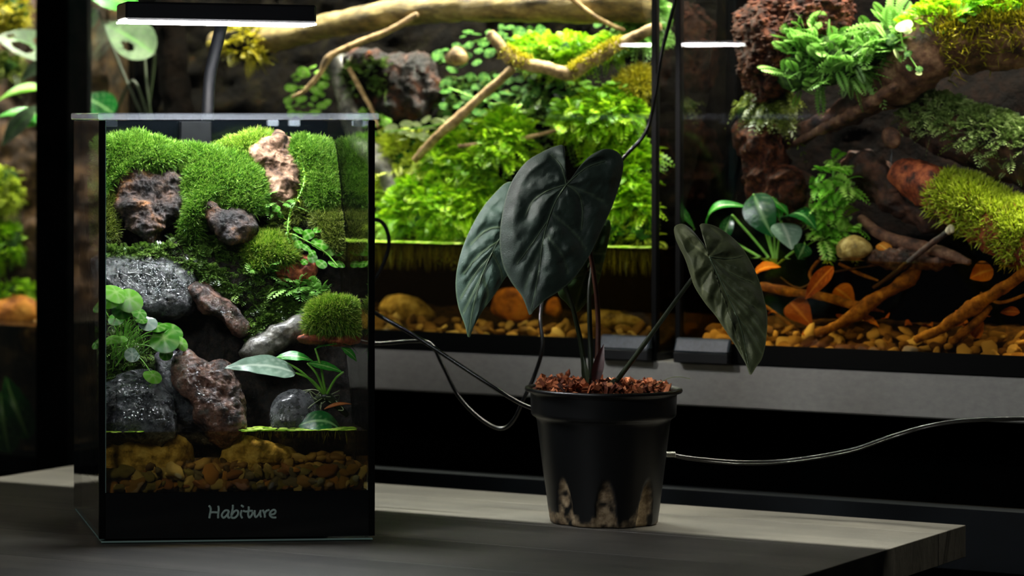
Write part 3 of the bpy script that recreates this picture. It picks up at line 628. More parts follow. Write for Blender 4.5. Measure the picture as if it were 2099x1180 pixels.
for i, (lab, po, n) in enumerate(CR):
    moss('creeping_moss', lab, po, TT, -.014, .009, M['mossolive'] if i == 4 else M['mossdark'], M['soil'], n, .0085, style='frond', slope=slopeT, seed=50 + i, pairs=6, lw=.3, spread=.9, up=.25, droop=.4)
# small ferns
for i, (u, v, lab) in enumerate(((540,560,'tiny bright fern sprig at the edge of the dark hollow'), (612,592,'tiny bright fern sprig above the slanting mossy stone'), (655,612,'tiny fern sprig leaning over the star moss cushion'), (560,420,'tiny pale sprig below the upright cork bark'))):
    p = W(u, v, TT, slopeT(v) - .020); t = thing('fern_sprig', lab, 'fern', p)
    V, F, tn = fronds(np.tile(p, (16, 1)) + rs(i).normal(0, .0035, (16, 3)), np.tile([-.1, -.8, .5], (16, 1)), .017, 7, i, .42, .7, .3, .5)
    obj('frond', V, F, M['fern'], t, tn, smooth=False, kind='stuff')

# water and gravel of the small terrarium
tag(box('water_pool', TL, .0046, TW - .0046, .0038, .192, .0368, .0797, M['water'], None, .0006), 'shallow clear water pool in the bottom of the small terrarium', 'water', kind='stuff')
def disc(nn=12, cup=.12, lobe=0.0, th=.02):
    th_ = np.linspace(0, 2 * np.pi, nn, endpoint=False); rr = np.array([.35, .75, 1.0]); V = [[0, 0, 0]]
    for r in rr:
        for t in th_:
            k = r * (1 - lobe * math.cos(t / 2) ** 24); V.append([k * math.cos(t), k * math.sin(t), cup * r * r])
    V = np.array(V); F4 = ringfaces(3, nn) + 1; j = np.arange(nn); F3 = np.stack([0 * j, (j + 1) % nn + 1, j + 1], -1); n0 = len(V)
    tone = np.r_[1.0, np.tile(.5 * (np.arange(nn) % 3 == 0), 3)]
    return np.vstack([V, V - [0, 0, th]]), [F4, F3, F4[:, ::-1] + n0, F3[:, ::-1] + n0], np.tile(tone, 2)
def rotm(nrm, spin):
    z = Vector(nrm).normalized(); q = Vector((0, 0, 1)).rotation_difference(z); return q.to_matrix().to_4x4() @ Matrix.Rotation(spin, 4, 'Z')
def pose(o, nrm, spin, sc):
    o.rotation_mode = 'QUATERNION'; o.rotation_quaternion = rotm(nrm, spin).to_quaternion(); o.scale = (sc, sc, sc) if np.isscalar(sc) else sc
def ico(seed, sub=2, amp=.35, sq=(1, .75, .55)):
    t = (1 + 5 ** .5) / 2; V = unit(np.array([(-1,t,0),(1,t,0),(-1,-t,0),(1,-t,0),(0,-1,t),(0,1,t),(0,-1,-t),(0,1,-t),(t,0,-1),(t,0,1),(-t,0,-1),(-t,0,1)], float))
    F = np.array([(0,11,5),(0,5,1),(0,1,7),(0,7,10),(0,10,11),(1,5,9),(5,11,4),(11,10,2),(10,7,6),(7,1,8),(3,9,4),(3,4,2),(3,2,6),(3,6,8),(3,8,9),(4,9,5),(2,4,11),(6,2,10),(8,6,7),(9,8,1)])
    for _ in range(sub):
        E = {}; V = list(V)
        def mid(a, b):
            k = (min(a, b), max(a, b))
            if k not in E: m = V[a] + V[b]; V.append(m / np.linalg.norm(m)); E[k] = len(V) - 1
            return E[k]
        F = np.array([x for a, b, c in F for ab, bc, ca in [(mid(a, b), mid(b, c), mid(c, a))] for x in ((a, ab, ca), (b, bc, ab), (c, ca, bc), (ab, bc, ca))]); V = np.array(V)
    return V * np.array(sq) * (1 + amp * fbm(V + seed * 3.1, 1.1, 2, seed))[:, None], F
def pebbles(group, label, spots, mats, seed, size, flat, rest=(), lab2=''):
    r = rs(seed); ms = []
    for i in range(5):
        V, F = ico(seed * 10 + i, 2, .5, (1, .55 + .3 * r.random(), flat * (.8 + .5 * r.random())))
        for m in mats: ms.append(mesh('pebble', V, F, m))
    for p in spots:
        o = tag(put('pebble', ms[r.integers(len(ms))], p), label, 'pebble', group)
        pose(o, unit(np.array([0, -.3, 1]) + r.normal(0, .5, 3)), r.random() * 6.28, size * (.55 + .8 * r.random()))
    Vs = []; iv, jf = ico(seed * 10, 1, .5, (1, .7, flat)); k = len(iv)
    for p in rest:
        R = np.array(rotm(unit(np.array([0, -.3, 1]) + r.normal(0, .5, 3)), r.random() * 6.28).to_3x3()); Vs.append(p + (iv * size * (.55 + .8 * r.random())) @ R.T)
    if len(rest): tag(obj('loose_gravel', np.vstack(Vs), np.concatenate([jf + k * i for i in range(len(rest))]), M['gravbrown' if lab2.startswith('brown') else 'gravtone'], None, np.repeat(r.random(len(rest)), k)), lab2, 'gravel', kind='stuff')
r = rs(5); sp = []
for k in range(3):
    n = 62; sp.append([])
    for i in range(n):
        a = .0085 + (TW - .017) * (i + r.random() * .8) / n; hill = .010 + .005 * math.sin(a * 30) ** 2 + (.006 if .10 < a < .185 else 0)
        sp[-1].append(TL(a, .0085 + .007 * k + .003 * r.random(), .0395 + hill * (k / 2.4) + .0025 * r.random()))
    if k < 2:
        for i in range(38):
            a = .009 + (TW - .018) * (i + r.random()) / 38; sp[-1].append(TL(a, .010 + .012 * k + .004 * r.random(), .046 + .005 * r.random() + .004 * k))
pebbles('pebbles on the bottom of the small terrarium', 'small brown pebble lying on the bottom of the small terrarium', (sp[0] + sp[1])[:170], [M['peb%d' % i] for i in range(6)], 3, .0062, .55, sp[2] + (sp[0] + sp[1])[170:], 'brown pebbles heaped behind the front row in the small terrarium')
na, nb = 60, 16
aa, bb = np.meshgrid(np.linspace(.006, TW - .006, na), np.linspace(.012, .058, nb)); aa, bb = aa.ravel(), bb.ravel()
zt = .040 + .3 * (bb - .006) + .002 * fbm(TL(aa, bb, 0 * aa), 120, 3, 7); A = TL(aa, bb, zt); B = TL(aa, bb, np.full_like(aa, .0365)); F = ringfaces(nb, na, False); n0 = na * nb; g = np.arange(n0).reshape(nb, na)
ee = lambda idx: np.stack([idx[:-1], idx[1:], idx[1:] + n0, idx[:-1] + n0], -1)
tag(obj('gravel_bed', np.vstack([A, B]), [F, F[:, ::-1] + n0, ee(g[0])[:, ::-1], ee(g[-1]), ee(g[:, 0]), ee(g[:, -1])[:, ::-1]], M['gravbed']), 'brown gravel bed beneath the pebbles of the small terrarium', 'gravel', kind='stuff')

# pennywort
pw = thing('pennywort', 'pennywort with glossy round leaves on thin stems behind the corner glass', 'plant', W(240, 720, TT, .045))
DM = {k: mesh('leaf', *(lambda q: (q[0], q[1]))(disc(18, cup, .28)), M[k2], disc(18, cup, .28)[2]) for k, k2, cup in (('a', 'pennyw', -.16), ('b', 'pennyl', -.22), ('c', 'silver', -.1))}
TOC = np.array([-.1, -1, .12])
PWL = [(238,598,30,'b',(.3,-.5,.75)),(266,612,31,'b',(.25,-.75,.6)),(226,612,24,'b',(-.3,-.6,.7)),(250,634,22,'a',(0,-.8,.5)),(238,652,18,'a',(-.2,-.7,.7)),(286,640,17,'a',(.3,-.6,.7)),(303,660,21,'c',(.1,-.75,.65)),(336,692,34,'a',(.1,-.8,.6)),(352,676,27,'a',(.3,-.55,.75)),(372,703,18,'b',(.5,-.75,.5)),(340,722,17,'a',(.3,-.9,.2)),(271,726,17,'c',(0,-.85,.5)),(249,692,15,'b',(-.1,-.4,.9)),(228,694,17,'b',(-.3,-.5,.8)),(290,655,13,'a',(0,-.5,.8)),(314,768,21,'b',(.3,-.6,.7)),(206,620,24,'a',(-.6,-.4,.6)),(200,700,18,'a',(-.6,-.4,.6)),(280,622,12,'a',(.3,-.3,.9)),(322,668,18,'a',(0,-.5,.8))]
root = W(246, 735, TT, .055); r = rs(8); sv = []
for i, (u, v, rad, k, nn) in enumerate(PWL):
    p = W(u, v, TT, .024 + .020 * r.random()); o = put('leaf', DM[k], p, pw); pose(o, unit(np.array(nn)), r.random() * 6.28, rad * .000355)
    m = (p + root) / 2 + [0, 0, .008]; V, F = tube([root + r.normal(0, .004, 3), m, p - np.array(nn) * .0006], .00042, 6, n=14); obj('stem', V, F, M['stem'], pw)
V, F, tn = blades(np.tile(W(262, 700, TT, .05), (160, 1)) + r.normal(0, .007, (160, 3)), np.tile([0, -.5, .8], (160, 1)), .016, .0004, 4, .6, .3, .5); obj('runner_roots', V, F, M['fern'], pw, tn, smooth=False, kind='stuff')

# anubias
an = thing('anubias', 'broad leaved anubias leaning over the water with one silvery leaf', 'plant', W(665, 800, TT, .04))
for (u0, v0, b0), (u1, v1, b1), wp, mk, sh, ar, fo, nn in (((606,764,.030),(461,752,.016),58,'silver','ovate',.10,.06,(0,-.72,.7)), ((566,732,.040),(642,738,.030),30,'anubl','lance',.10,.1,(0,-.6,.8)), ((630,744,.030),(704,762,.024),26,'anubl','lance',.06,.1,(.1,-.6,.8)), ((646,714,.030),(734,722,.040),26,'anubl','lance',.22,.1,(0,-.45,.9)), ((700,712,.03),(732,740,.030),22,'anubl','lance',.10,.1,(.3,-.6,.6))):
    A_, B_ = W(u0, v0, TT, b0), W(u1, v1, TT, b1); V, F, tn = leafm(A_, B_, wp * .000352, nn, sh, ar, .02, fo, ripple=.006); obj('leaf', V, F, M[mk], an, tn)
crown = W(668, 812, TT, .036)
for u, v, b in ((606,764,.03),(566,732,.04),(630,744,.03),(646,714,.03),(704,762,.024)):
    V, F = tube([crown, (crown + W(u, v, TT, b)) / 2 + [0, -.004, .004], W(u, v, TT, b)], [.0012, .0009, .0007], 8, n=16); obj('stalk', V, F, M['stem'], an)
V, F = tube([W(640, 826, TT, .04), crown, W(690, 830, TT, .036), W(712, 850, TT, .04)], [.002, .0032, .003, .002], 10, amp=.4); obj('rhizome', V, F, M['petiole'], an)
pr = []
for i in range(16):
    q = W(600 + 110 * r.random(), 800 + 50 * r.random(), TT, .028 + .02 * r.random()); pr.append(tube([crown + r.normal(0, .002, 3), (q + crown) / 2 + r.normal(0, .003, 3), q], .00035, 5, n=10))
V, F = join(*pr); obj('root_tangle', V, F, M['root'], an, kind='stuff')

# climbing stem, creeper leaves
cs = thing('climbing_vine', 'thin yellow green vine climbing beside the pale cork bark', 'vine', W(594, 495, TT, .09))
pth = [(592,498),(590,462),(598,428),(614,400),(624,372),(622,345),(615,320),(614,302)]
PV = np.array([W(u, v, TT, slopeT(v) - .034) for u, v in pth]); V, F = tube(PV, .0007, 7); obj('stem', V, F, M['limemoss'] if False else M['stem'], cs)
Q = spline(PV, 40); V, F, tn = blades(np.repeat(Q, 5, 0), np.tile([0, -.6, .4], (200, 1)), .004, .0012, 6, 1.2, .1, .2); obj('leaflets', V, F, M['mossy'], cs, tn, smooth=False, kind='stuff')
FM = mesh('leaf', *disc(12, -.15, .15)[:2], M['pennyw'], disc(12, -.15, .15)[2])
cf = thing('creeping_fig', 'small round leaved creeper along the glass under the olive moss', 'plant', W(655, 560, TT, .07)); r = rs(12)
for u, v, ra in ((612,470,13),(632,480,14),(648,496,12),(628,506,12),(612,500,11),(660,500,16),(682,484,14),(676,512,15),(694,516,12),(640,528,12),(660,540,14),(684,540,13),(640,518,9),(606,486,9),(668,466,12),(690,460,11),(698,540,12),(650,470,10),(624,536,9),(576,440,9),(566,426,10)):
    o = put('leaf', FM, W(u, v, TT, slopeT(v) - .028 - .006 * r.random()), cf); pose(o, unit(np.array([.1, -.7, .6]) + r.normal(0, .25, 3)), r.random() * 6, ra * .000352)
V, F = tube([W(600, 480, TT, .085), W(640, 500, TT, .08), W(670, 520, TT, .08), W(692, 545, TT, .075)], .0006, 6); obj('stem', V, F, M['stem'], cf)
# floating plants and the round submerged leaf
fl = thing('floating_duckweed', 'yellow green floating plants along the water surface by the charcoal stone', 'duckweed', TL(.15, .02, .0797)); r = rs(14)
P = []
for i in range(150):
    a = .105 + .085 * r.random(); P.append(TL(a, .0055 + .03 * r.random() ** 1.5, .0801 + .0006 * r.random()))
P = np.array(P); dv, df, _ = disc(8, -.1, 0, .06); n0 = len(dv); sc_ = (.0018 + .002 * r.random(150)); V = (P[:, None] + dv[None] * sc_[:, None, None]).reshape(-1, 3)
F = [np.concatenate([f + n0 * i for i in range(150)]) for f in df]; obj('frond_mat', V, F, M['duck'], fl, np.repeat(r.random(150), n0), kind='stuff')
P2 = P[:110]; V, F, tn = blades(P2 - [0, 0, .0003], np.tile([0, 0, -1.0], (110, 1)), .008, .0005, 3, .25, -.3, .2); obj('hanging_roots', V, F, M['algae'], fl, tn, smooth=False, kind='stuff')
f2 = thing('floating_duckweed', 'thin yellow green film on the water at the corner glass', 'duckweed', TL(.03, .01, .0797))
P = np.array([TL(.006 + .028 * r.random(), .005 + .012 * r.random(), .0801 + .0004 * r.random()) for i in range(50)]); V = (P[:, None] + dv[None] * .0022).reshape(-1, 3); F = [np.concatenate([f + n0 * i for i in range(50)]) for f in df]
obj('frond_mat', V, F, M['duck'], f2, np.repeat(r.random(50), n0), kind='stuff')
V, F, tn = leafm(W(612, 872, TT, .022), W(700, 884, TT, .026), 58 * .000352, (0, -.65, .75), 'round', .25, 0, .02); tag(obj('round_leaf', V, F, M['anub'], None, tn), 'domed green leaf resting on the water before the charcoal stone', 'leaf')
V, F, tn = leafm(W(664, 838, TT, .03), W(722, 828, TT, .03), 10 * .000352, (0, -.6, .8), 'lance', .12); tag(obj('brown_leaf', V, F, M['deadleaf'], None, tn), 'narrow brown dead leaf under the anubias rhizome', 'leaf')
# ---------------------------------------------------------------- potted plant
PC = np.array([.4036, 2.488, .0])
pp = thing('potted_plant', 'dark velvet leaved plant in a black plastic nursery pot on the table', 'plant', PC)
prof = [(.0405,.0006),(.0412,.0012),(.0425,.012),(.0445,.030),(.0475,.055),(.0502,.0775),(.0512,.0795),(.0545,.0815),(.0552,.0985),(.0560,.0990),(.0592,.0995),(.0595,.1010),(.0590,.1024),(.0562,.1026),(.0545,.1010),(.0530,.095),(.0470,.079),(.0390,.030),(.0350,.004),(.0,.004)]
Pf = polyline(prof, 150, False); ns = 192; th = np.linspace(0, 2 * np.pi, ns, endpoint=False)
V = []; T = []; lob = 8; ph0 = -math.pi / 2 + .28
for i, (r_, z) in enumerate(Pf):
    outer = i < 95
    x = ((th - ph0) * lob / (2 * np.pi)) % 1.0 - .5 + .0 * z                      # one arch per lobe
    arch = np.clip(1 - (x / .24) ** 2, 0, 1); inside = (z < .002 + .030 * arch ** .6) & (np.abs(x) < .30)
    dep = np.clip((.002 + .035 * arch ** .6 - z) / .006, 0, 1) * (np.abs(x) < .24) * (r_ > .03) * outer
    rr = r_ - .0026 * dep * (1 - .5 * (x / .3) ** 2)
    V.append(np.stack([rr * np.cos(th), rr * np.sin(th), 0 * th + z], -1))
    q = V[-1]; nz_ = fbm(q, 160, 4, 5); T.append(np.clip(dep * (.80 + nz_ * 2.2), 0, 1) * outer + np.clip(.75 - z / .010 + nz_ * 2.2, 0, 1) * .8 * outer * (z < .02))
V = np.concatenate(V) + PC; T = np.clip(np.concatenate(T), 0, 1)
k = NT('dusty_black_plastic'); a_ = k.n('ShaderNodeAttribute', attribute_name='tone'); p_ = k.n('ShaderNodeBsdfPrincipled'); mx = k.n('ShaderNodeMix', data_type='RGBA'); k.l(a_.outputs['Fac'], mx.inputs['Factor'])
mx.inputs['A'].default_value = C('#0c0d0e'); k.l(k.ramp(k.noise(180, 5), ['#7d684c', '#b39c7a'], [.4, .6]), mx.inputs['B']); k.l(mx.outputs['Result'], p_.inputs['Base Color'])
ad = k.n('ShaderNodeMapRange'); k.l(a_.outputs['Fac'], ad.inputs[0]); ad.inputs[3].default_value = .36; ad.inputs[4].default_value = .85; k.l(ad.outputs[0], p_.inputs['Roughness']); k.l(p_.outputs[0], k.out.inputs[0]); M['pot'] = k.m
obj('pot', V, ringfaces(len(Pf), ns), M['pot'], pp, T)
V, F = inflate([(0, 0)] * 3, CC, 0, 0) if False else (None, None)
nr, ns2 = 14, 60; rr, tt = np.meshgrid(np.linspace(0.001, 1, nr), np.linspace(0, 2 * np.pi, ns2, endpoint=False), indexing='ij')
V = np.stack([rr * .0515 * np.cos(tt), rr * .0515 * np.sin(tt), .0955 + .004 * (1 - rr ** 2)], -1).reshape(-1, 3); V[:, 2] += .003 * fbm(V, 90, 3, 3)
obj('soil', V + PC, ringfaces(nr, ns2)[:, ::-1], M['coco'], pp, np.full(len(V), .1))
r = rs(21); n = 620; an_ = r.random(n) * 2 * np.pi; ra = .0500 * np.sqrt(r.random(n)); cP = np.stack([ra * np.cos(an_), ra * np.sin(an_), .0995 + .0055 * r.random(n) * (1 + .5 * (np.cos(an_ - 3.3) > .3))], -1) + PC
bx = np.array([(x, y, z) for x in (-1, 1) for y in (-1, 1) for z in (-1, 1)], float); bf = np.array([(0,1,3,2),(4,6,7,5),(0,4,5,1),(2,3,7,6),(0,2,6,4),(1,5,7,3)])
R_ = np.array([np.array(rotm(unit(r.normal(0, 1, 3)), r.random() * 6).to_3x3()) for _ in range(n)]); sz = np.stack([.0015 + .0034 * r.random(n), .0009 + .0013 * r.random(n), .0005 + .001 * r.random(n)], -1)
V = (np.einsum('nij,nkj->nki', R_, bx[None] * sz[:, None] * (1 + .3 * r.normal(0, 1, (n, 8, 1)))) + cP[:, None]).reshape(-1, 3)
obj('coconut_chips', V, (np.arange(n)[:, None, None] * 8 + bf[None]).reshape(-1, 4), M['coco'], pp, np.repeat(r.random(n), 8), smooth=False, kind='stuff')

def polyleaf(poly, J, tip, Yj, mat, dY, quilt, vlines, cup=.0, n=150, rings=44, seed=0, vr=.00035, vmat='stem'):
    """heart leaf from its outline, its depth given by dY(u, v); blade bulges between the veins"""
    bo = polyline(spline(poly, 500, True), n); J = np.array(J, float); r_ = np.linspace(.02, 1, rings)
    uv = J + r_[:, None, None] * (bo - J)[None]
    vl = np.concatenate([spline(x, 60) for x in vlines])
    d = np.sqrt(((uv.reshape(-1, 1, 2) - vl[None]) ** 2).sum(-1)).min(1).reshape(rings, n)
    rel = np.clip(r_[:, None] * np.ones(n), 0, 1)
    q = quilt * (1 - np.exp(-(d / 11.0) ** 2)) * np.minimum(1, (1 - rel) * 5)
    p3 = np.stack([uv[..., 0], uv[..., 1], 0 * rel], -1).reshape(-1, 3)
    Y = Yj + dY(uv[..., 0], uv[..., 1]) + cup * rel ** 2 - q - quilt * 1.1 * fbm(p3, 1 / 30., 3, seed).reshape(rings, n) * np.minimum(1, (1 - rel) * 4)
    V = W(uv[..., 0], uv[..., 1], CC, Y).reshape(-1, 3); F = ringfaces(rings, n); m = rings * n
    V = np.vstack([V, W(J[0], J[1], CC, Yj + dY(J[0], J[1]))[None]]); j = np.arange(n); F3 = np.stack([np.full(n, m), (j + 1) % n, j], -1)
    nn = vnormals(V, [F, F3]); s_ = 1 if nn[:, 1].mean() < 0 else -1; B = V - nn * s_ * .0007
    tone = np.r_[(.65 * np.exp(-(d / 2.2) ** 2) + .7 * (rel > .985)).ravel(), .6]
    o = obj('leaf', np.vstack([V, B]), [F, F3, F[:, ::-1] + m + 1, F3[:, ::-1] + m + 1], mat, pp, np.r_[tone, tone])
    for i, x in enumerate(vlines[:6]):          # the raised ribs lie on the blade
        q = spline(x, 14); k_ = ((uv.reshape(-1, 1, 2) - q[None]) ** 2).sum(-1).argmin(0); pv = W(q[:, 0], q[:, 1], CC, Y.reshape(-1)[k_] - .0006)
        V, F = tube(pv, [vr * (1.5 if i == 0 else 1), vr * .4], 6, n=40); obj('midrib' if i == 0 else 'vein', V, F, M['vein'], o)
    return o
l1 = [(1157,300),(1140,299),(1110,312),(1076,334),(1046,378),(1031,430),(1024,490),(1030,540),(1048,578),(1068,604),(1078,626),(1086,646),(1096,634),(1118,614),(1150,594),(1180,566),(1208,524),(1232,474),(1252,430),(1266,392),(1276,354),(1277,328),(1264,310),(1240,305),(1214,316),(1194,334),(1180,352),(1170,366),(1163,371),(1160,358),(1157,335)]
v1 = [[(1161,378),(1140,410),(1124,450),(1112,500),(1104,560),(1088,640)], [(1161,378),(1120,392),(1092,412),(1078,440)], [(1161,378),(1186,398),(1194,430),(1192,470)], [(1161,378),(1150,340),(1128,316)], [(1161,378),(1200,345),(1240,330)], [(1124,450),(1090,500),(1060,540)], [(1118,480),(1150,520),(1165,560)], [(1112,500),(1086,560),(1075,590)], [(1130,436),(1180,480),(1200,510)], [(1161,378),(1215,400),(1245,420)]]
f1 = polyleaf(l1, (1161,380), None, 2.452, M['velvet'], lambda u, v: .00010 * (v - 380) * -1 * (v > 380) * .8 + .00022 * np.abs(u - 1150 + (v - 380) * .15) * .35, .0034, v1, .004, seed=3)
l2 = [(1046,372),(1010,400),(980,440),(954,492),(938,545),(934,590),(940,630),(952,664),(961,692),(972,668),(990,636),(1012,606),(1034,572),(1050,550),(1090,470),(1080,400)]
v2 = [[(1085,420),(1030,480),(990,560),(970,630),(961,690)], [(1040,465),(1000,470),(965,500)], [(1020,495),(985,520),(950,560)], [(1005,525),(975,560),(945,610)], [(990,560),(970,600),(950,640)], [(1010,520),(1025,550),(1030,575)], [(990,570),(1000,600),(995,625)]]
f2_ = polyleaf(l2, (1030,490), None, 2.486, M['velvet3'], lambda u, v: .00016 * np.abs(u - 1010 + (v - 500) * .3) * .4 - .00010 * (v - 490), .0022, v2, .003, seed=5)
l3 = [(1404,460),(1392,459),(1382,466),(1384,486),(1392,506),(1404,530),(1414,560),(1424,588),(1446,622),(1466,646),(1486,676),(1506,706),(1522,734),(1532,752),(1538,769),(1550,752),(1562,734),(1570,700),(1573,650),(1566,610),(1556,575),(1540,538),(1520,506),(1496,482),(1468,464),(1446,458),(1434,460),(1438,470),(1446,490),(1449,508),(1444,502),(1430,484),(1418,470)]
v3 = [[(1454,526),(1470,560),(1494,612),(1518,670),(1536,760)], [(1454,526),(1494,530),(1526,524)], [(1454,526),(1500,560),(1545,580)], [(1470,560),(1510,600),(1560,640)], [(1488,600),(1530,640),(1568,690)], [(1505,640),(1535,680),(1562,726)], [(1454,526),(1420,500),(1396,472)], [(1454,526),(1480,490),(1460,468)], [(1462,545),(1440,570),(1440,600)], [(1480,585),(1466,610),(1468,640)], [(1496,620),(1486,650),(1494,680)], [(1512,660),(1508,690),(1520,720)]]
f3 = polyleaf(l3, (1452,522), None, 2.43, M['velvet2'], lambda u, v: .00014 * np.abs(u - 1454 - (v - 526) * .36) * .5 + .00016 * (526 - v), .0046, v3, .003, seed=7)
l4 = [(1240,452),(1252,462),(1246,500),(1236,545),(1222,590),(1200,622),(1180,640),(1160,620),(1144,600),(1150,560),(1180,500)]
f4 = polyleaf(l4, (1196,560), None, 2.530, M['backleaf'], lambda u, v: .00012 * (u - 1196), .003, [[(1235,460),(1200,560),(1178,636)], [(1215,520),(1240,520)], [(1200,560),(1170,570)], [(1205,545),(1228,560)]], .003, seed=9)
M['sheath'] = surf('dark_red_sheath', ['#1f0a09', '#3a1210'], 120, rough=.5, bump=.0003)
# stalks rise from the crown
def stalk(pts, r0, r1, mat): V, F = tube(np.array([W(u, v, CC, y) for u, v, y in pts]), [r0, r1], 10, n=26); obj('stalk', V, F, mat, pp)
stalk([(1200,792,2.486),(1196,740,2.486),(1186,680,2.488),(1160,590,2.492),(1100,480,2.497),(1034,490,2.490)], .0022, .0013, M['petiole'])
stalk([(1222,792,2.482),(1226,700,2.486),(1224,620,2.488),(1212,530,2.485),(1190,440,2.476),(1162,384,2.4565)], .0022, .0014, M['petiolered'])
stalk([(1212,792,2.490),(1210,700,2.498),(1208,600,2.508),(1214,540,2.520),(1200,560,2.533)], .0022, .0014, M['petiole'])
stalk([(1252,796,2.478),(1275,766,2.474),(1330,692,2.462),(1390,610,2.448),(1430,556,2.440),(1453,524,2.436)], .0021, .0015, M['petiole'])
stalk([(1256,790,2.476),(1262,778,2.474)], .0036, .0020, M['petiole'])
V, F, tn = leafm(W(1218, 796, CC, 2.474), W(1238, 704, CC, 2.478), .0085, (-.3, -1, 0), 'lance', .08, 0, .4); obj('sheath', V, F, M['sheath'], pp, tn)
V, F, tn = leafm(W(1204, 796, CC, 2.476), W(1196, 730, CC, 2.480), .0055, (-.3, -1, 0), 'lance', .05, 0, .4); obj('sheath', V, F, M['petiole'], pp, tn)
V, F = tube(np.array([W(1345, 790, CC, 2.47), W(1368, 776, CC, 2.47), W(1390, 772, CC, 2.47), W(1415, 776, CC, 2.47)]), .0003, 5); obj('root_hair', V, F, M['root'], pp)

# ---------------------------------------------------------------- cables
def cable(name, label, pts, r_, mat='cable'):
    V, F = tube(np.array([W(u, v, CC, y) for u, v, y in pts]), r_, 8, n=len(pts) * 12); return tag(obj(name, V, F, M[mat]), label, 'cable')
cable('power_cable', 'black cable running straight down from behind the terrarium to the pot', [(740,624,2.62),(775,645,2.61),(850,688,2.59),(930,740,2.575),(1010,792,2.56),(1070,828,2.555),(1130,850,2.56),(1180,880,2.58)], .0017)
cable('power_cable', 'black cable looping below the grey beam then rising past the dark leaves to the glass', [(740,700,2.66),(780,704,2.655),(850,699,2.64),(884,706,2.63),(908,750,2.625),(940,812,2.62),(985,858,2.615),(1025,878,2.61),(1052,862,2.605),(1076,812,2.60),(1096,768,2.60),(1112,710,2.60),(1108,640,2.61),(1130,540,2.63),(1200,410,2.65),(1280,322,2.66),(1325,268,2.66),(1344,190,2.655),(1356,110,2.65),(1382,10,2.645),(1392,-40,2.64)], .0016)
cable('power_cable', 'short twisted black cord hanging just behind the terrarium edge', [(740,452,2.64),(778,452,2.64),(795,478,2.64),(796,510,2.64),(784,545,2.64),(770,570,2.64),(750,600,2.64)], .0016)
cb = thing('tied_cable', 'thin cable sagging through the dark gap below the beam beside the pot', 'cable', W(1700, 940, CC, 2.56))
def ctube(nm, pts, r_, mat): V, F = tube(np.array([W(u, v, CC, y) for u, v, y in pts]), r_, 8, n=len(pts) * 12); obj(nm, V, F, M[mat], cb)
ctube('cord', [(1340,926,2.545),(1372,930,2.545),(1420,938,2.545),(1520,946,2.54),(1620,942,2.53),(1740,922,2.51),(1830,892,2.50),(1900,872,2.48),(1980,860,2.46),(2099,856,2.43),(2160,856,2.41)], .0011, 'cable')
ctube('second_cord', [(1340,929,2.549),(1372,933,2.549),(1420,942,2.549),(1520,951,2.544),(1620,947,2.534),(1740,927,2.514),(1830,897,2.504),(1900,876,2.484),(1980,864,2.464),(2099,860,2.434),(2160,860,2.414)], .0008, 'cable')
hx = np.array([W(1362 + 3.2 * i / 6, 931 + 4.5 * math.cos(i * 1.05), CC, 2.545 + .0016 * math.sin(i * 1.05)) for i in range(44)]); V, F = tube(hx, .0005, 6, n=260); obj('wire_tie', V, F, M['steel'], cb)
# ---------------------------------------------------------------- inside the big tanks
ZR = [.12, .16, .19, .205, .24, .28, .32, .36, .42]; BR = [.125, .118, .105, .060, .075, .095, .110, .125, .140]
def slopeR(v):
    z = EYE - (np.asarray(v, float) - V0) / F_PX * 2.78; return np.interp(z, ZR, BR)
def bank(name, label, cat, s0, s1, z0, z1, mat, seed, amp=.012, zs=ZR, bs=BR, off=.006):
    na, nz = 110, 90; ss, zz = np.meshgrid(np.linspace(s0, s1, na), np.linspace(z0, z1, nz)); ss, zz = ss.ravel(), zz.ravel()
    b = np.interp(zz, zs, bs) + off; P = RL(ss, b, zz); b = np.clip(b + amp * fbm(P, 22, 4, seed) + amp * .5 * fbm(P, 60, 4, seed + 1, True), .03, D_ - .004)
    A, B = RL(ss, b, zz), RL(ss, np.full_like(ss, D_ - .001), zz); F = ringfaces(nz, na, False); n0 = na * nz; g = np.arange(n0).reshape(nz, na)
    e = lambda i: np.stack([i[:-1], i[1:], i[1:] + n0, i[:-1] + n0], -1)
    return tag(obj(name, np.vstack([A, B]), [F, F[:, ::-1] + n0, e(g[-1])[:, ::-1], e(g[0]), e(g[:, 0])[:, ::-1], e(g[:, -1])], mat), label, cat)
bank('soil_bank', 'dark mossy earth bank behind the lime mosses', 'soil bank', -1.698, -1.134, .1107, .50, M['bankc'], 61)
bank('soil_bank', 'dark red brown earth bank behind the brown logs', 'soil bank', -1.103, -.51, .1107, .50, M['bankr'], 63, off=.030, amp=.010)
bank('cork_bank', 'brown cork background of the tank beyond the rack post', 'bark', -2.333, -1.762, -.02, .50, M['bankl'], 65, zs=[-.02, .1, .5], bs=[.09, .10, .13])

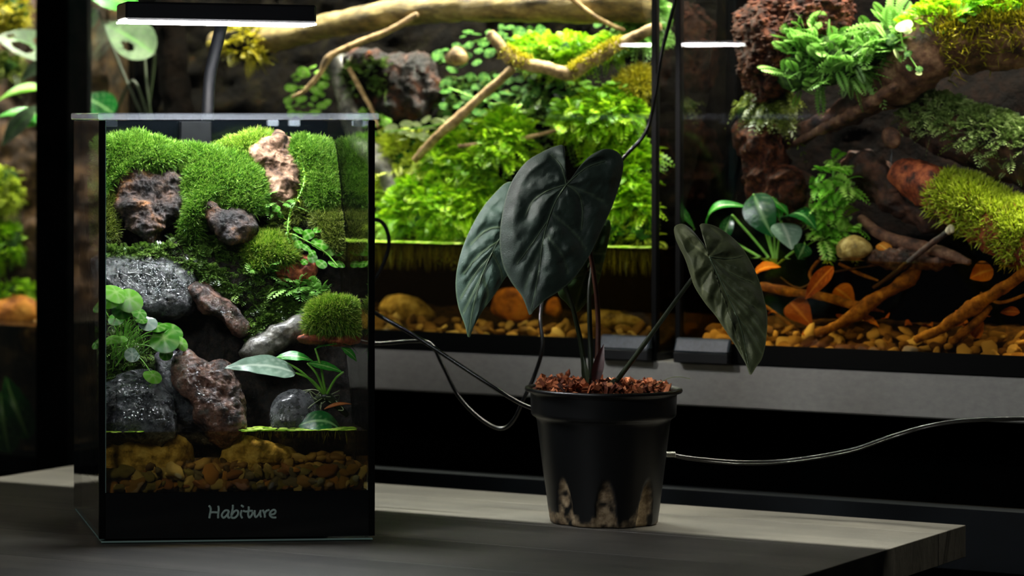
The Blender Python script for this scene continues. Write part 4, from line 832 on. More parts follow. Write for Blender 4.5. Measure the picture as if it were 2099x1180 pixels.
def limb(name, label, pts, rad, mat, amp=.35, freq=70, seg=16, cat='branch', s=0, parent=None, n=None):
    """pts: (u, v, depth) along the branch"""
    V, F = tube(np.array([W(u, v, RR, b) for u, v, b in pts]), rad, seg, n=n or len(pts) * 14, amp=amp, freq=freq, s=s)
    o = obj(name, V, F, M[mat] if isinstance(mat, str) else mat, parent)
    return o if parent else tag(o, label, cat)
def fur(name, label, pts, rad, n, L, matb, seed, style='blade', cat='moss', wd=.0011, pairs=6, lw=.34, up=.6, spread=.5, droop=.5, shell=1.02, ok=None, curl=.3):
    """moss growing on a limb"""
    V, F = tube(np.array([W(u, v, RR, b) for u, v, b in pts]), np.atleast_1d(rad) * shell, 14, n=len(pts) * 10, amp=.2, freq=70, s=seed)
    lo, hi = V.min(0), V.max(0); t = thing(name, label, cat, [(lo[0] + hi[0]) / 2, (lo[1] + hi[1]) / 2, lo[2]])
    P, N = sample(V, F, n, seed, ok or (lambda N, P: np.maximum(0, N[:, 2] + .15) + .4 * np.maximum(0, -N[:, 1] * .8 + N[:, 2] * .4)))
    V2, F2, tn = blades(P, N, L, wd, seed, spread, up, curl) if style == 'blade' else fronds(P, N, L, pairs, seed, lw, spread, up, droop)
    V2 = keep_in(V2, RR); obj('moss_tufts', V2, F2, matb, t, tn, smooth=False, kind='stuff'); return t
def leaves(name, label, spots, mesh_, seed, nrm=(-.15, -.6, .8), jit=.3, px=.00041, cat='plant', vine=None):
    r = rs(seed); us = np.array([s[:3] for s in spots], float); c = W(us[:, 0].mean(), us[:, 1].max(), RR, us[:, 2].mean()); t = thing(name, label, cat, c)
    for u, v, b, ra in spots:
        o = put('leaf', mesh_ if not isinstance(mesh_, list) else mesh_[r.integers(len(mesh_))], W(u, v, RR, b), t); pose(o, unit(np.array(nrm) + r.normal(0, jit, 3)), r.random() * 6.28, ra * px)
    if vine:
        for i, pts in enumerate(vine): V, F = tube(np.array([W(*p[:2], RR, p[2]) for p in pts]), .0007, 6); obj('stem', V, F, M['stem'], t)
    return t
def scatter(poly, n, seed, off, ra, gap=.8, slope=slopeR):
    """spots inside a polygon, kept apart"""
    r = rs(seed); Pq = np.array(poly, float); lo, hi = Pq.min(0), Pq.max(0); out = []
    def inside(x, y):
        c = False; j = len(Pq) - 1
        for i in range(len(Pq)):
            if (Pq[i, 1] > y) != (Pq[j, 1] > y) and x < (Pq[j, 0] - Pq[i, 0]) * (y - Pq[i, 1]) / (Pq[j, 1] - Pq[i, 1]) + Pq[i, 0]: c = not c
            j = i
        return c
    for _ in range(n * 40):
        if len(out) >= n: break
        x, y = lo + r.random(2) * (hi - lo); q = ra * (.6 + .7 * r.random())
        if inside(x, y) and all((x - o[0]) ** 2 + (y - o[1]) ** 2 > (gap * (q + o[3])) ** 2 for o in out): out.append((x, y, float(slope(y)) - off - .012 * r.random(), q))
    return out
LF1 = [mesh('leaf', *disc(14, c_, .3)[:2], M['fig'], disc(14, c_, .3)[2]) for c_ in (-.25, -.1, .1)]
LF2 = [mesh('leaf', *disc(14, c_, .3)[:2], M['figl'], disc(14, c_, .3)[2]) for c_ in (-.25, -.1)]
LF3 = [mesh('leaf', *disc(14, c_, .2)[:2], M['figp'], disc(14, c_, .2)[2]) for c_ in (-.2, -.05)]

# ------------------------------------------------ middle tank: wood
limb('driftwood_log', 'thick tan log crossing the top of the lime moss tank', [(440,92,.100),(560,80,.090),(680,52,.080),(800,30,.072),(900,18,.068),(1020,14,.066),(1160,12,.07),(1330,8,.08)], [.012,.012,.0115,.0125,.013,.0125,.015,.016], 'log', .22, 60, 20, 'log', 1)
limb('thin_branch', 'pale thin branch dropping from the thick tan log', [(856,30,.055),(800,62,.050),(745,84,.045),(690,108,.040),(672,120,.038),(655,152,.036),(626,184,.034),(598,200,.034)], [.0032,.0032,.0030,.0030,.0036,.0024,.0020,.0014], 'twig', .3, 120, 10, s=2)
limb('forked_branch', 'crooked branch with mossy knees over the lime fern moss', [(1004,68,.030),(1022,90,.032),(1046,118,.034),(1072,130,.034),(1112,138,.032),(1168,150,.030),(1206,130,.032),(1250,104,.034),(1300,76,.036),(1352,52,.040)], [.0042,.0050,.0062,.0060,.0055,.0062,.0056,.0052,.0052,.0046], 'twig', .3, 90, 14, s=3)
limb('stick', 'straight tan stick slanting down from the crooked branch', [(1052,140,.040),(1010,178,.036),(960,222,.032),(925,254,.030),(890,286,.034),(850,328,.042)], [.0036,.0040,.0042,.0046,.0040,.0030], 'twig', .25, 100, 12, s=4)
limb('thin_branch', 'thin brown twig at the top behind the lime tank glass', [(1165,-10,.05),(1200,20,.055),(1240,45,.060),(1280,62,.066)], [.003,.0025,.002,.0016], 'twig', .3, 120, 8, s=5)
limb('root_trunk', 'pale mossy trunk rising behind the terrarium', [(690,120,.10),(702,180,.092),(716,230,.086),(736,290,.078),(770,320,.062),(800,370,.055),(838,430,.05),(850,470,.05)], [.010,.009,.009,.009,.010,.010,.009,.008], 'graystone', .35, 80, 14, 'trunk', 6)
limb('thin_branch', 'grey root leaning against the pale mossy trunk', [(716,140,.07),(740,185,.066),(762,225,.062),(775,260,.058)], [.0022,.0022,.002,.0016], 'twig', .3, 120, 8, s=7)
limb('stick', 'brown stick lying in the wet moss above the green water', [(790,452,.05),(800,470,.046),(822,482,.044),(838,492,.045)], [.004,.0038,.003,.002], 'twig', .3, 120, 10, s=8)
limb('stick', 'dark twig lying between the two lime clumps', [(940,300,.05),(1010,292,.05),(1080,282,.048),(1150,264,.05)], [.002,.0022,.002,.0014], 'twig', .3, 120, 8, s=9)
limb('bark_stub', 'broken tan bark stub among the round dark leaves', [(922,118,.06),(938,114,.052),(952,122,.048)], [.006,.008,.005], 'twig', .4, 120, 12, 'bark', 10)
# ------------------------------------------------ middle tank: plants
leaves('creeping_fig', 'wall of round dark green creeper leaves behind the stick', scatter([(900,170),(960,150),(1060,160),(1150,170),(1215,200),(1220,262),(1160,290),(1080,300),(1010,270),(960,262),(910,240)], 105, 71, .012, 14, .62), LF1, 71, vine=[[(920,180,.09),(1000,210,.085),(1100,250,.08),(1180,260,.08)]])
leaves('creeping_fig', 'round creeper leaves climbing below the thick tan log', scatter([(890,110),(960,60),(1040,50),(1110,60),(1110,84),(1030,96),(980,130),(920,150)], 34, 72, .012, 13, .7), LF1, 72, vine=[[(900,130,.11),(960,90,.115),(1040,70,.12)]])
leaves('pale_creeper', 'pale round leaves above the green fern moss', scatter([(786,262),(826,248),(870,240),(918,240),(926,262),(900,286),(840,286),(796,286)], 22, 73, .030, 15, .6), LF3, 73, (-.1, -.45, .9), .2, vine=[[(790,270,.06),(860,262,.055),(925,250,.055)]])
leaves('pale_creeper', 'pale round leaves hanging right of the crooked branch knee', scatter([(1170,165),(1240,160),(1290,170),(1250,196),(1190,190)], 16, 74, .040, 12, .6), LF2, 74, (-.1, -.45, .9), .2)
leaves('pale_creeper', 'loose pale green leaves behind the lamp stem and thin branch', scatter([(584,196),(600,150),(640,128),(668,150),(676,200),(660,236),(600,236)], 26, 75, .02, 13, .6), LF2, 75)
leaves('pale_creeper', 'pale round leaves strung along the brown twig top', scatter([(1190,40),(1260,30),(1320,30),(1320,60),(1240,70)], 8, 76, .02, 9, .8), LF1, 76)
leaves('creeping_fig', 'scattered lime leaves hanging down behind the terrarium top corner', scatter([(700,230),(760,220),(800,250),(790,300),(740,310)], 22, 77, .02, 12, .7), LF2, 77)
def lm(lab, poly, n, L, seed, mat='lime', thick=.018, off=-.020, pairs=7, lw=.32, up=.5, spread=.75, droop=.45, core='limeb', name='fern_moss'):
    return moss(name, lab, poly, RR, off, thick, M[mat], M[core], n, L, style='frond', slope=slopeR, seed=seed, pairs=pairs, lw=lw, up=up, spread=spread, droop=droop, amp=.009, freq=55)
lm('bright lime moss bed lying in the crook of the forked branch', [(1048,100),(1100,86),(1160,78),(1230,84),(1300,80),(1280,110),(1220,130),(1170,150),(1110,140),(1070,126)], 1100, .013, 81, off=-.018)
lm('lime fern moss hanging in the upper corner by the glass edge', [(1280,0),(1340,-10),(1344,40),(1340,90),(1300,84),(1276,50)], 700, .016, 82, 'fern')
lm('brilliant lime moss ball above the biggest dark leaf', [(1146,244),(1180,220),(1230,206),(1280,196),(1300,216),(1290,256),(1250,276),(1200,280),(1160,272)], 1500, .014, 83, off=-.030, thick=.022)
lm('small lime moss star clump left of the moss ball', [(976,300),(1000,262),(1036,246),(1074,256),(1086,292),(1070,326),(1020,334)], 1000, .016, 84, off=-.030)
lm('wide green fern moss hummock just above the green water', [(786,440),(800,400),(850,372),(920,360),(990,372),(1020,400),(1010,450),(950,478),(860,484),(800,476)], 2800, .016, 85, 'lime', off=-.012, thick=.026)
lm('hanging lime moss tufts between hummock and star clump', [(896,300),(950,290),(1000,330),(1010,366),(960,372),(910,350)], 700, .016, 86, off=-.02)
lm('yellow green moss slope beside the pale mossy trunk', [(780,290),(830,280),(900,300),(900,340),(850,370),(800,400),(780,350)], 900, .013, 87, 'limemoss', off=-.012)
lm('lime moss beard behind the big dark leaf on the glass edge side', [(1210,290),(1280,290),(1330,320),(1320,400),(1330,440),(1270,430),(1230,380)], 1300, .015, 88, 'lime', off=-.018)
lm('dark green moss under the round creeper leaves', [(900,180),(1000,160),(1200,180),(1230,260),(1100,310),(950,280)], 800, .012, 89, 'mossdark', off=-.004, thick=.01, core='bankc')
lm('dim mossy patch under the thick log by the lamp stem', [(450,70),(520,60),(560,80),(540,120),(470,110)], 400, .010, 90, 'goldmoss', off=-.03, core='bankc')
lump('peat_mound', 'wet rust brown peat glinting behind the thin branch', 'peat', [(700,120),(780,110),(880,130),(900,200),(850,240),(760,230),(710,190)], RR, .10, .014, M['wetpeat'], amp=.007, freq=60, ridge=.006, s=91, pw=4, n=130, rings=36)
lm('few olive moss sprigs on the rust brown peat', [(700,120),(760,110),(800,130),(790,180),(730,190)], 160, .010, 191, 'mossdark', off=-.03, thick=.006, core='bankc')
lm('lime moss carpet running to the water on the glass edge side', [(1240,440),(1340,430),(1342,500),(1240,505)], 500, .012, 92, 'limemoss', off=-.01, thick=.012)
fur('knee_moss', 'golden moss tuft on the upper knee of the crooked branch', [(1036,108,.034),(1060,126,.034),(1084,132,.033)], .0066, 420, .0045, M['goldmoss'], 93)
fur('knee_moss', 'golden moss sleeve on the rising half of the crooked branch', [(1172,150,.030),(1206,130,.032),(1250,104,.034),(1276,90,.035)], .0062, 700, .0050, M['goldmoss'], 94)
moss('gold_moss_tuft', 'golden moss tuft near the glass edge over the moss ball', [(1262,180),(1290,150),(1322,146),(1330,176),(1310,204),(1276,206)], RR, -.03, .014, M['goldmoss'], M['mossolive'] if False else M['mossb'], 1600, .009, .001, slope=slopeR, seed=95)
# lower water half of the middle tank
tag(box('tank_water', RL, -1.699, -1.133, .0056, D_ - .002, .1106, .1972, M['water_murky'], None, .0004), 'murky olive brown water in the lime moss tank', 'water', kind='stuff')
r = rs(17)
def floaters(label, s0, s1, n, z, ra, seed, roots=.02, bmax=.055):
    r = rs(seed); t = thing('floating_duckweed', label, 'duckweed', RL((s0 + s1) / 2, .03, z)); P = np.array([RL(s0 + (s1 - s0) * r.random(), .0065 + bmax * r.random() ** 1.6, z + .0004 + .0006 * r.random()) for _ in range(n)])
    sc = ra * (.6 + .8 * r.random(n)); V = (P[:, None] + dv[None] * sc[:, None, None]).reshape(-1, 3); obj('frond_mat', V, [np.concatenate([f + n0_ * i for i in range(n)]) for f in df], M['duck'], t, np.repeat(r.random(n), n0_), kind='stuff')
    if roots:
        m = n * 2; P2 = P[r.integers(n, size=m)] - [0, 0, .0006]; V, F, tn = blades(P2, np.tile([0, 0, -1.0], (m, 1)), roots, .0007, seed, .12, -.4, .1); obj('hanging_roots', V, F, M['algae'], t, tn, smooth=False, kind='stuff')
n0_ = len(dv)
floaters('lime floating plants with hanging roots along the middle tank glass', -1.48, -1.30, 420, .1975, .0038, 3, bmax=.03)
floaters('lime floating plants at the glass edge end of the middle tank', -1.235, -1.135, 240, .1975, .0038, 4, bmax=.03)
lump('sunken_stone', 'flat orange stone standing upright in the murky water', 'rock', [(1008,640),(1014,604),(1036,590),(1066,594),(1084,620),(1088,652),(1050,660)], RR, .040, .012, M['orangestone'], amp=.003, freq=60, s=96, pw=5)
lump('sunken_stone', 'brown weedy stone low in the murky water by the terrarium', 'rock', [(778,640),(790,612),(830,606),(870,622),(890,650),(830,662)], RR, .060, .014, M['goldstone'], amp=.004, freq=60, s=97, pw=3)
lump('sunken_stone', 'small ochre stone behind the dark leaf stalks under water', 'rock', [(1118,640),(1124,616),(1144,610),(1152,636),(1140,650)], RR, .05, .008, M['orangestone'], amp=.002, freq=80, s=98)
lump('sunken_stone', 'broad ochre stone low in the murky water at the glass edge end', 'rock', [(1190,662),(1200,640),(1240,634),(1300,648),(1320,668),(1250,674)], RR, .05, .012, M['goldstone'], amp=.003, freq=70, s=99)
def gravel(label, lab2, grp, s0, s1, z0, rows, per, size, mats, seed, rise, own, step=1):
    r = rs(seed); sp = []; rest = []
    for k in range(rows):
        for i in range(per): (sp if k < own and i % step == 0 else rest).append(RL(s0 + (s1 - s0) * (i + r.random()) / per, .0095 + (size * 1.5) * k + .004 * r.random(), z0 + size * .6 + rise * k + .004 * r.random()))
    pebbles(grp, label, sp, mats, seed, size, .42, rest, lab2.replace('gravel layer under', 'loose gravel among'))
    na, nb = 100, 14; ss, bb = np.meshgrid(np.linspace(s0 - .006, s1 + .006, na), np.linspace(.016, .10, nb)); ss, bb = ss.ravel(), bb.ravel(); zt = z0 + .002 + .28 * (bb - .010) + .003 * fbm(RL(ss, bb, 0 * ss), 100, 3, seed)
    A, B = RL(ss, bb, zt), RL(ss, bb, np.full_like(ss, z0 - .001)); n0 = na * nb; g = np.arange(n0).reshape(nb, na); F = ringfaces(nb, na, False)
    e = lambda i: np.stack([i[:-1], i[1:], i[1:] + n0, i[:-1] + n0], -1)
    tag(obj('gravel_bed', np.vstack([A, B]), [F, F[:, ::-1] + n0, e(g[0])[:, ::-1], e(g[-1]), e(g[:, 0]), e(g[:, -1])[:, ::-1]], M['gravbed']), lab2, 'gravel', kind='stuff')
gravel('small ochre pebble on the bottom of the lime moss tank', 'ochre gravel layer under the pebbles of the lime moss tank', 'pebbles on the bottom of the lime moss tank', -1.50, -1.14, .1115, 3, 40, .0060, [M['amb%d' % i] for i in range(4)] + [M['peb5']], 7, .0050, 1, 1)

# dim plants at the far end of the middle tank
for i, (a, b, wd_, mk, sh, hol, nn, lab) in enumerate((((316,110,.06),(214,48,.05),.040,'whiteleaf','ovate',((.40,.45,.13,.2),),(-.2,-.8,.4),'pale leaf with holes behind the rack post beside the lamp'), ((200,20,.08),(168,66,.08),.018,'whiteleaf','ovate',(),(-.2,-.8,.4),'small pale leaf peeking beside the rack post'), ((236,236,.07),(168,196,.07),.030,'anub','ovate',(),(-.2,-.8,.5),'dim green leaf low beside the rack post'), ((290,20,.08),(180,-10,.08),.024,'anubl','lance',(),(-.2,-.8,.5),'bright green leaf at the top beside the rack post'))):
    V, F, tn = leafm(W(*a[:2], RR, a[2]), W(*b[:2], RR, b[2]), wd_, nn, sh, .1, .05, .1, nu=28, nv=18, holes=hol); t = thing('leaf_plant', lab, 'plant', W(300, 236, RR, .06))
    obj('leaf', V, F, M[mk], t, tn); V, F = tube(np.array([W(*a[:2], RR, a[2]), W((a[0] + 300) / 2 + 6, 150 + i * 8, RR, .065), W(298 + i * 5, 262, RR, .07)]), .0014, 8, n=18); obj('stalk', V, F, M['petiole'], t)
limb('root_trunk', 'dim black brown trunk standing beside the lamp stem', [(345,-20,.10),(350,80,.10),(360,180,.10),(372,300,.09)], [.012,.014,.015,.016], 'blacklog', .3, 60, 16, 'trunk', 20)

# ------------------------------------------------ right tank
PEAT = [((1518,60),(1560,10),(1640,-10),(1700,-10),(1740,10),(1720,60),(1660,100),(1630,150),(1590,190),(1548,200),(1526,150)), ((1518,270),(1548,250),(1584,280),(1606,330),(1640,380),(1650,430),(1610,452),(1566,440),(1540,390),(1528,320))]
lump('peat_mound', 'crumbly red brown peat column at the top beside the glass edge', 'peat', PEAT[0], RR, .070, .030, M['peat'], back=.05, amp=.010, freq=70, ridge=.006, s=101, pw=4, n=140, rings=40)
lump('peat_mound', 'wet dark peat column running down to the waxy leaves', 'peat', PEAT[1], RR, .070, .024, M['peat'], back=.05, amp=.010, freq=70, ridge=.006, s=102, pw=4, n=140, rings=40)
r = rs(30); V, F = inflate(PEAT[0], RR, .070, .031, back=.05, amp=.010, freq=70, ridge=.006, s=101, pw=4, n=140, rings=40); P, N = sample(V, F, 700, 5, vis(VIEW_R)); iv, if_ = ico(3, 1, .5, (1, .8, .7)); sc = .0012 + .0028 * r.random(700) ** 2
tag(obj('peat_crumbs', (P[:, None] + iv[None] * sc[:, None, None]).reshape(-1, 3), np.concatenate([if_ + len(iv) * i for i in range(700)]), M['peat'], smooth=True), 'loose crumbs clinging to the upper peat column', 'peat', kind='stuff')
LG = [(1596,300,.085),(1640,276,.078),(1700,246,.070),(1760,214,.064),(1820,178,.058),(1870,132,.056),(1920,92,.060),(2000,74,.070),(2130,66,.080)]; LGR = [.006,.008,.0095,.013,.019,.027,.029,.026,.027]
limb('fallen_log', 'long dark log slanting up to a broad pinkish crown', LG[:5], LGR[:5], 'darklog', .45, 80, 20, 'log', 31, n=90)
limb('fallen_log', 'broad pinkish log end carrying yellow moss on top', LG[3:], [.011,.020,.0275,.0285,.026,.027], 'pinklog', .35, 60, 26, 'log', 32, n=100)
limb('thin_branch', 'knobbly pale ridge branch along the dark log', [(1630,292,.060),(1690,262,.046),(1740,236,.038),(1790,206,.030),(1836,176,.026)], [.0022,.0042,.0048,.0048,.004], 'pinklog', .6, 220, 12, s=33)
fur('log_moss', 'golden green moss blanket over the pinkish log', LG[6:], [.029,.027,.027], 6000, .011, M['goldmoss'], 103, up=.8)
fur('log_moss', 'lime leafy moss along the crest of the pinkish log', [(1880,96,.05),(1930,66,.055),(1990,50,.06),(2110,40,.07)], [.020,.022,.020,.02], 500, .014, M['lime'], 104, 'frond', up=.9, ok=lambda N, P: np.maximum(0, N[:, 2] - .2))
lm('light green fern clump spreading in front of the slanting log', [(1580,150),(1620,110),(1650,60),(1700,70),(1740,100),(1800,70),(1850,40),(1862,80),(1820,120),(1780,150),(1740,160),(1700,180),(1650,186),(1600,180)], 420, .019, 105, 'fern', off=-.078, pairs=10, lw=.32, spread=.85, droop=.22, core='mossb', name='fern_clump', thick=.02)
lm('olive gold moss tuft crowning the peat column', [(1590,24),(1620,10),(1650,30),(1650,60),(1610,60)], 260, .009, 106, 'goldmoss', off=-.06, thick=.012, core='mossb')
lm('olive moss strings hanging below the peat crumbs', [(1520,200),(1570,190),(1620,210),(1610,250),(1560,260),(1522,240)], 420, .014, 107, 'mossolive', off=-.035, thick=.012, core='mossb', droop=.9)
leaves('pale_creeper', 'few pale round leaves on the face of the pinkish log', [(1852,50,.020,18),(1828,80,.024,14),(1860,62,.022,9),(1838,110,.024,11),(1862,108,.022,9),(1866,138,.02,9),(1884,140,.018,8),(1884,150,.018,7)], LF3 + [LF1[0]], 108, (-.2, -.75, .6), .25, vine=[[(1846,56,.026),(1850,90,.026),(1862,112,.024),(1884,146,.02)]])
leaves('creeping_fig', 'small lime leaves trailing on the moss crest at the top', scatter([(1880,20),(1940,10),(2000,20),(2000,50),(1940,70),(1890,60)], 26, 109, .085, 11, .6), LF2, 109, (-.2, -.5, .8), .4)
V, F, tn = leafm(W(1925, 40, RR, .05), W(2050, -30, RR, .06), .040, (.1, -.5, .8), 'ovate', .1, .1, .1); tag(obj('broad_leaf', V, F, M['figl'], None, tn), 'broad lime leaf cut by the top of the frame over the log', 'leaf')
limb('fallen_log', 'mossy log crossing the dark hollow beside the dripping knob', [(1870,240,.080),(1930,262,.074),(2000,290,.070),(2120,330,.066)], [.016,.020,.022,.024], 'darklog', .35, 60, 22, 'log', 34, n=80)
fur('log_moss', 'grey green feathery moss on the middle log', [(1880,240,.076),(1930,260,.072),(2000,288,.068),(2110,326,.066)], [.018,.021,.023,.024], 1300, .013, M['greygreen'], 110, 'frond', up=.4)
limb('fallen_log', 'low red barked log half covered with lime moss', [(1836,352,.062),(1880,372,.056),(1940,402,.050),(2010,440,.046),(2130,500,.040)], [.011,.016,.019,.023,.026], 'redbark', .35, 70, 22, 'log', 35, n=90)
fur('log_moss', 'thick lime moss carpet on the low red log', [(1925,394,.050),(1960,412,.048),(2010,440,.046),(2120,500,.040)], [.0185,.021,.024,.026], 7000, .0075, M['limemoss'], 111, up=.5, wd=.0012, ok=lambda N, P: np.maximum(0, N[:, 2] * .6 - N[:, 1] + .3))
lump('dark_root', 'lumpy black brown root above the waxy fern', 'root', [(1730,330),(1760,310),(1800,320),(1830,360),(1850,410),(1900,440),(1940,470),(1900,470),(1840,440),(1790,410),(1750,370)], RR, .080, .018, M['darklog'], amp=.008, freq=60, ridge=.005, s=112, pw=3, n=110, rings=30)
lump('wet_bark', 'wet glistening bark face left of the bright fern', 'bark', [(1590,360),(1630,350),(1660,380),(1666,430),(1640,450),(1600,430)], RR, .066, .014, M['darklog'], amp=.006, freq=80, ridge=.004, s=113, pw=3, n=110, rings=30)
lump('pink_knob', 'small pinkish knob dripping water between the two logs', 'knob', [(1808,270),(1826,262),(1844,272),(1846,292),(1830,306),(1812,298)], RR, .045, .008, M['pinklog'], amp=.002, freq=120, s=114)
V, F = tube(np.array([W(1827 + math.sin(i) * .8, 304 + i * 6, RR, .054) for i in range(10)]), [.0006, .0003, .0007, .0003, .0006, .0003], 6); tag(obj('water_drip', V, F, M['acrylic']), 'thin string of drops falling from the pink knob', 'water', kind='stuff')
# bright fern, waxy plant
fp = thing('bright_fern', 'tall light green fern standing before the dark root', 'fern', W(1700, 520, RR, .05)); r = rs(41)
for i, (u, v, L_) in enumerate([(1712,332,34),(1690,352,36),(1730,350,34),(1706,372,46),(1680,385,42),(1734,380,44),(1710,400,50),(1690,420,46),(1730,412,44),(1704,436,46),(1726,446,40),(1690,456,44),(1712,470,44),(1700,490,44),(1720,500,40),(1686,490,40),(1672,430,36),(1744,400,32),(1670,468,36),(1736,470,36)]):
    p = W(u, v, RR, .046 + .02 * r.random()); V, F, tn = fronds(np.tile(p, (7, 1)) + r.normal(0, .002, (7, 3)), np.tile(unit(np.array([r.normal(0, .5), -.8, .25])), (7, 1)), L_ * .00040, 7, i, .42, .75, .2, .5); obj('frond', V, F, M['fern2'], fp, tn, smooth=False)
V, F = tube(np.array([W(1706, 525, RR, .06), W(1704, 430, RR, .062), W(1712, 335, RR, .066)]), .0016, 8); obj('stem', V, F, M['stem'], fp)
wp = thing('waxy_plant', 'waxy leaved plant with one pale folded leaf by the bright fern', 'plant', W(1600, 520, RR, .04))
for a, b, wd_, mk, sh, ar, nn, fo in (((1448,470,.040),(1538,424,.030),.012,'anubl','lance',.30,(-.2,-.6,.8),.25), ((1545,398,.032),(1584,486,.028),.029,'anub','ovate',.06,(-.5,-.85,.1),.15), ((1584,404,.040),(1600,450,.036),.012,'anubl','lance',.1,(.3,-.8,.3),.2), ((1602,452,.036),(1674,470,.030),.030,'anub','ovate',.30,(.1,-.4,.9),.1), ((1602,456,.034),(1624,510,.022),.027,'silver','ovate',.05,(.15,-.8,.5),.12), ((1560,404,.04),(1618,440,.040),.016,'anubl','lance',.15,(.2,-.6,.7),.2), ((1650,500,.03),(1636,530,.03),.016,'anub','ovate',.05,(.15,-.9,.2),.1), ((1500,440,.045),(1480,500,.045),.012,'anub','lance',.1,(-.3,-.8,.2),.2)):
    V, F, tn = leafm(W(*a[:2], RR, a[2]), W(*b[:2], RR, b[2]), wd_, nn, sh, ar, .04, fo); obj('leaf', V, F, M[mk], wp, tn)
    V, F = tube(np.array([W(*a[:2], RR, a[2]), W((a[0] + 1590) / 2, (a[1] + 540) / 2, RR, .045), W(1590, 545, RR, .045)]), .0010, 8, n=14); obj('stalk', V, F, M['stem'], wp)
# shore: branches, stone
limb('bare_branch', 'smooth grey brown branch lying at the water line with a red tip', [(1764,446,.060),(1800,476,.052),(1840,494,.046),(1880,504,.042),(1930,516,.036),(1988,538,.030)], [.0036,.0048,.0056,.0060,.0052,.0026], 'pinklog', .25, 110, 14, s=36)
br = thing('broken_twig', 'thin twig with a white broken tip rising from the water', 'twig', W(1800, 585, RR, .03))
limb('shaft', None, [(1790,590,.030),(1830,562,.030),(1870,530,.028),(1908,500,.026),(1944,474,.024)], [.0012,.0018,.0022,.0024,.0026], 'darklog', .2, 120, 10, parent=br)
limb('white_tip', None, [(1942,476,.024),(1950,468,.0235),(1952,476,.022)], [.003,.0034,.0016], 'paletwig', .3, 120, 10, parent=br)
limb('bare_branch', 'short red twig poking out of water near the lime carpet', [(2066,524,.03),(2078,534,.03),(2090,546,.03)], [.0012,.0012,.001], 'redtip', .1, 100, 8, s=37)
lump('shore_stone', 'rounded brown stone with mossy cap at the water line', 'rock', [(1716,520),(1722,496),(1750,484),(1776,494),(1786,516),(1760,530),(1730,530)], RR, .040, .014, M['goldstone'], amp=.003, freq=70, s=115, pw=3)
lump('shore_stone', 'wet pinkish pebble bank at the water line', 'rock', [(1776,530),(1800,508),(1840,510),(1900,524),(1960,536),(1900,548),(1820,548)], RR, .046, .012, M['brownstone'], amp=.005, freq=110, ridge=.003, s=116, pw=3, n=110, rings=26)
# water of the right tank and what lies in it
tag(box('tank_water', RL, -1.104, -.506, .0056, D_ - .002, .1106, .1915, M['water_amber'], None, .0004), 'clear amber water in the tank of brown logs', 'water', kind='stuff')
limb('sunken_branch', 'ochre driftwood branch under water reaching the gravel', [(1672,684,.020),(1720,664,.026),(1764,636,.030),(1800,610,.032),(1840,586,.036),(1862,572,.04),(1880,548,.044)], [.0034,.0042,.0058,.0056,.0050,.0066,.004], 'drift', .4, 110, 14, s=38)
limb('sunken_branch', 'dark side branch under water running to the ochre driftwood', [(1560,586,.050),(1620,598,.044),(1680,606,.038),(1740,622,.034),(1772,630,.032)], [.0038,.0040,.0036,.0036,.003], 'drift', .3, 110, 12, s=39)
limb('sunken_branch', 'long knobbly driftwood branch rising from gravel to the surface', [(1876,696,.012),(1920,678,.014),(1960,652,.016),(1990,634,.018),(2020,612,.020),(2060,588,.022),(2120,545,.024)], [.0034,.0040,.0048,.0068,.0046,.0046,.004], 'drift', .4, 120, 14, s=40)
limb('sunken_branch', 'thinner branch under water leaning below the knobbly driftwood', [(1950,702,.018),(1990,670,.02),(2010,650,.022),(2030,628,.024)], [.0026,.0034,.0036,.0024], 'drift', .3, 120, 10, s=41)
limb('sunken_branch', 'thin twig crossing under water near the brown leaf', [(1600,568,.03),(1640,590,.03),(1700,560,.036),(1820,540,.05)], [.0008,.0008,.0008,.0007], 'darklog', .1, 100, 8, s=42)
for a, b, wd_, mk, nn, lab in (((1708,546,.016),(1650,614,.012),.0135,'deadleaf',(-.3,-.9,.3),'long rusty dead leaf hanging under the amber water line'), ((1712,590,.05),(1752,622,.05),.018,'orangeleaf',(-.2,-.8,.4),'orange dead leaf behind the ochre driftwood'), ((1546,560,.03),(1600,546,.03),.014,'orangeleaf',(-.2,-.5,.8),'orange leaf scrap floating next to the olive plant leaf'), ((2036,552,.05),(1988,570,.045),.018,'orangeleaf',(-.2,-.8,.4),'orange leaf hanging under the surface near the knobbly driftwood'), ((1620,620,.06),(1664,668,.05),.022,'deadleaf',(-.2,-.9,.2),'curled brown leaf standing on the gravel'), ((1800,500,.045),(1830,526,.04),.012,'orangeleaf',(-.2,-.6,.7),'small orange leaf on the wet pebble bank'), ((1994,690,.03),(2016,660,.03),.012,'orangeleaf',(-.2,-.8,.4),'orange leaf propped against the thinner sunken branch'), ((2090,640,.04),(2050,640,.04),.008,'deadleaf',(-.2,-.8,.4),'little brown leaf drifting behind the knobbly driftwood')):
    V, F, tn = leafm(W(*a[:2], RR, a[2]), W(*b[:2], RR, b[2]), wd_, nn, 'ovate', .12, .02, .25, ripple=.012); tag(obj('dead_leaf', V, F, M[mk], None, tn), lab, 'leaf')
r = rs(77)
for i in range(16):
    u, v, b = 1560 + 530 * r.random(), 640 + 42 * r.random(), .02 + .05 * r.random(); q = r.normal(0, 1, 2) * [20, 8]
    V, F, tn = leafm(W(u, v, RR, b), W(u + q[0] + 12, v + q[1], RR, b + .006 * r.normal()), .006 + .006 * r.random(), (r.normal(0, .4), -.5, .8), 'ovate', .25 * r.random(), .05, .3, ripple=.02, seed=i); tag(obj('leaf_scrap', V, F, M['orangeleaf' if i % 3 else 'deadleaf'], None, tn), 'small curled leaf scrap among the flat amber pebbles', 'leaf', 'leaf scraps on the amber gravel')
